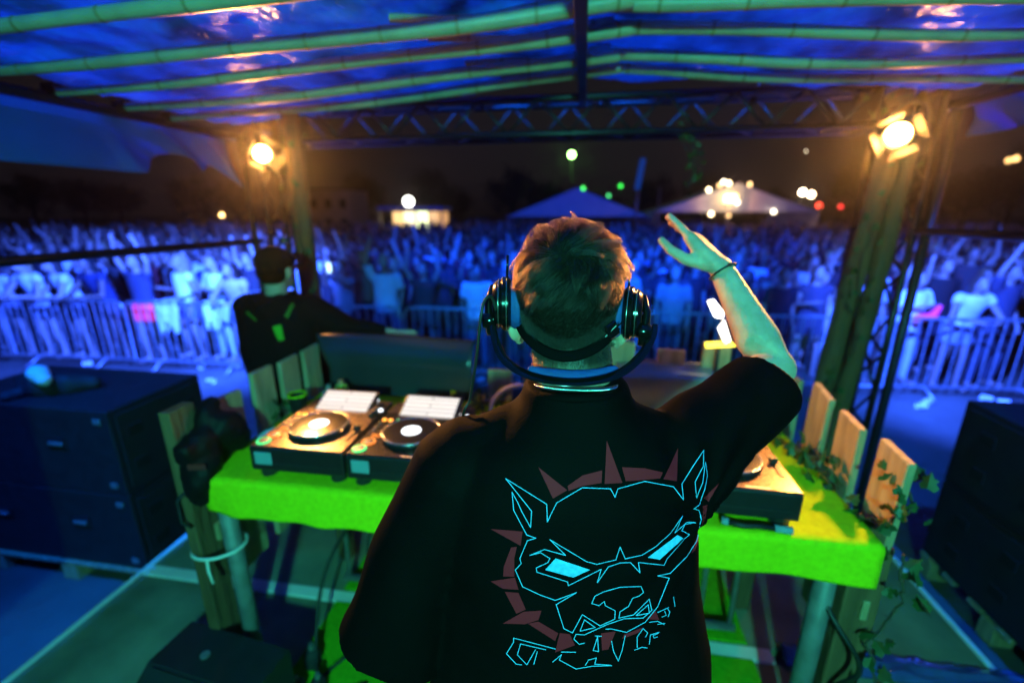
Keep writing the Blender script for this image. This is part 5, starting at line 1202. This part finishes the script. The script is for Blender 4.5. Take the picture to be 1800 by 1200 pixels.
lt = thing('flood_lamp', 'bright yellow work lamp under the ridge of the pinkish tent', 'lamp', (8.75, 30.2, GZ))
MB().box((8.75, 30.3, 2.75), (.7, .25, .45), .05).build('head', glow('work_lamp', (1, .62, .18), 14), lt)
MB().tube([(8.75, 30.4, GZ), (8.75, 30.4, 2.6)], .04, 6).build('mast', m_steel, lt, True)
lamp('work_lamp_beam', 'POINT', (8.75, 29.9, 2.75), (8.75, 31, 2.7), 110, (1, .42, .22))
fs = thing('festoon_string', 'string of warm bulbs looped over the pinkish tent', 'festoon lights', (9, 30.6, GZ))
FB = [(1246, 334), (1265, 326), (1272, 320), (1281, 322), (1318, 324), (1296, 356), (1250, 376), (1280, 379), (1360, 372)]
fp = [at_y(u, v, 30.6) for u, v in FB]
MB().tube(spl(fp, 5), .012, 5).build('wire', m_cable, fs)
for k, p in enumerate(fp): MB().ell(p, (.11, .11, .12), 12, 8).build('bulb', glow('festoon_%d' % (k % 3), ((1, .75, .4), (1, .62, .25), (1, .85, .6))[k % 3], (16, 5, 10)[k % 3]), fs, True)
for x in (4.6, 14.0): MB().tube([(x, 30.6, GZ), (x, 30.6, 3.4)], .04, 6).build('pole', m_steel, fs, True)
# trees
def tree_meshes(seed, H, W):
    q = np.random.RandomState(seed); tr = MB(); tr.tube([(0, 0, 0), (.1, .05, H * .3), (.0, .1, H * .6), (.1, 0, H * .85)], [.28, .22, .14, .05], 8)
    limbs = []
    for k in range(9):
        a = k * 2.4; z0 = H * (.28 + .05 * k); e = Vector((math.cos(a) * W * .36, math.sin(a) * W * .36, z0 + H * .2)); tr.tube([(0, .05, z0), tuple(e * .5 + Vector((0, 0, z0 * .5))), tuple(e)], [.10, .07, .03], 6)
    cl = []
    for k in range(70):
        d = q.normal(size=3); d /= np.linalg.norm(d); r = q.uniform(.45, 1) ; cl.append(np.array([0, 0, H * .62]) + d * r * np.array([W * .46, W * .46, H * .36]))
    N = 3600; c = np.array(cl)[q.randint(0, 70, N)] + q.normal(size=(N, 3)) * (W * .065)
    u = q.normal(size=(N, 3)); u /= np.linalg.norm(u, axis=1)[:, None]; v = np.cross(u, q.normal(size=(N, 3))); v /= np.linalg.norm(v, axis=1)[:, None]; s = q.uniform(.10, .22, N)[:, None]
    V = np.stack([c - u * s, c + v * s * .6, c + u * s, c - v * s * .6], 1).reshape(-1, 3)
    me = bpy.data.meshes.new('crown'); me.from_pydata(V.tolist(), [], [(4 * i, 4 * i + 1, 4 * i + 2, 4 * i + 3) for i in range(N)]); me.materials.append(m_tree)
    return tr.mesh('trunk', m_bark, True), me
TM = [tree_meshes(1, 8, 7), tree_meshes(2, 9, 8), tree_meshes(3, 7, 8)]
tl = [(60, 1.0), (150, .95), (215, 1.15), (345, .9), (420, .95), (520, .85), (640, .9), (760, 1.02), (800, .9), (900, .95), (960, .8), (1060, .75), (1150, .8), (1240, .9), (1350, .85), (1500, 1.0), (1600, 1.1), (1680, 1.05), (1770, 1.1)]
for k, (u, s) in enumerate(tl):
    p = at_y(u, 380, 58 + 9 * ((k * 7) % 3)); t = thing('tree', 'dark leafy tree, ' + ['1st', '2nd', '3rd', '4th', '5th', '6th', '7th', '8th', '9th', '10th', '11th', '12th', '13th', '14th', '15th', '16th', '17th', '18th', '19th'][k] + ' along the skyline counted from the long flap', 'tree', (p.x, p.y, GZ), k * 1.3, 'trees along the skyline')
    a, c = TM[k % 3]
    for me, nm in ((a, 'trunk'), (c, 'crown')): reg(bpy.data.objects.new(nm, me), t)
    t.scale = (s, s, s)

# ------------------------------------------------------------------ stage haze
hz = MB().box((0, 300, 5), (700, 700, 16)).build('haze', None)
mz = bpy.data.materials.new('haze_air'); mz.use_nodes = True; zn = mz.node_tree; zn.nodes.remove(zn.nodes['Principled BSDF'])
pv = zn.nodes.new('ShaderNodeVolumePrincipled'); pv.inputs['Density'].default_value = .0016; pv.inputs['Color'].default_value = (.9, .9, .9, 1); pv.inputs['Anisotropy'].default_value = .92
zn.links.new(pv.outputs[0], zn.nodes['Material Output'].inputs['Volume']); hz.data.materials.append(mz); tag(hz, kind='stuff')
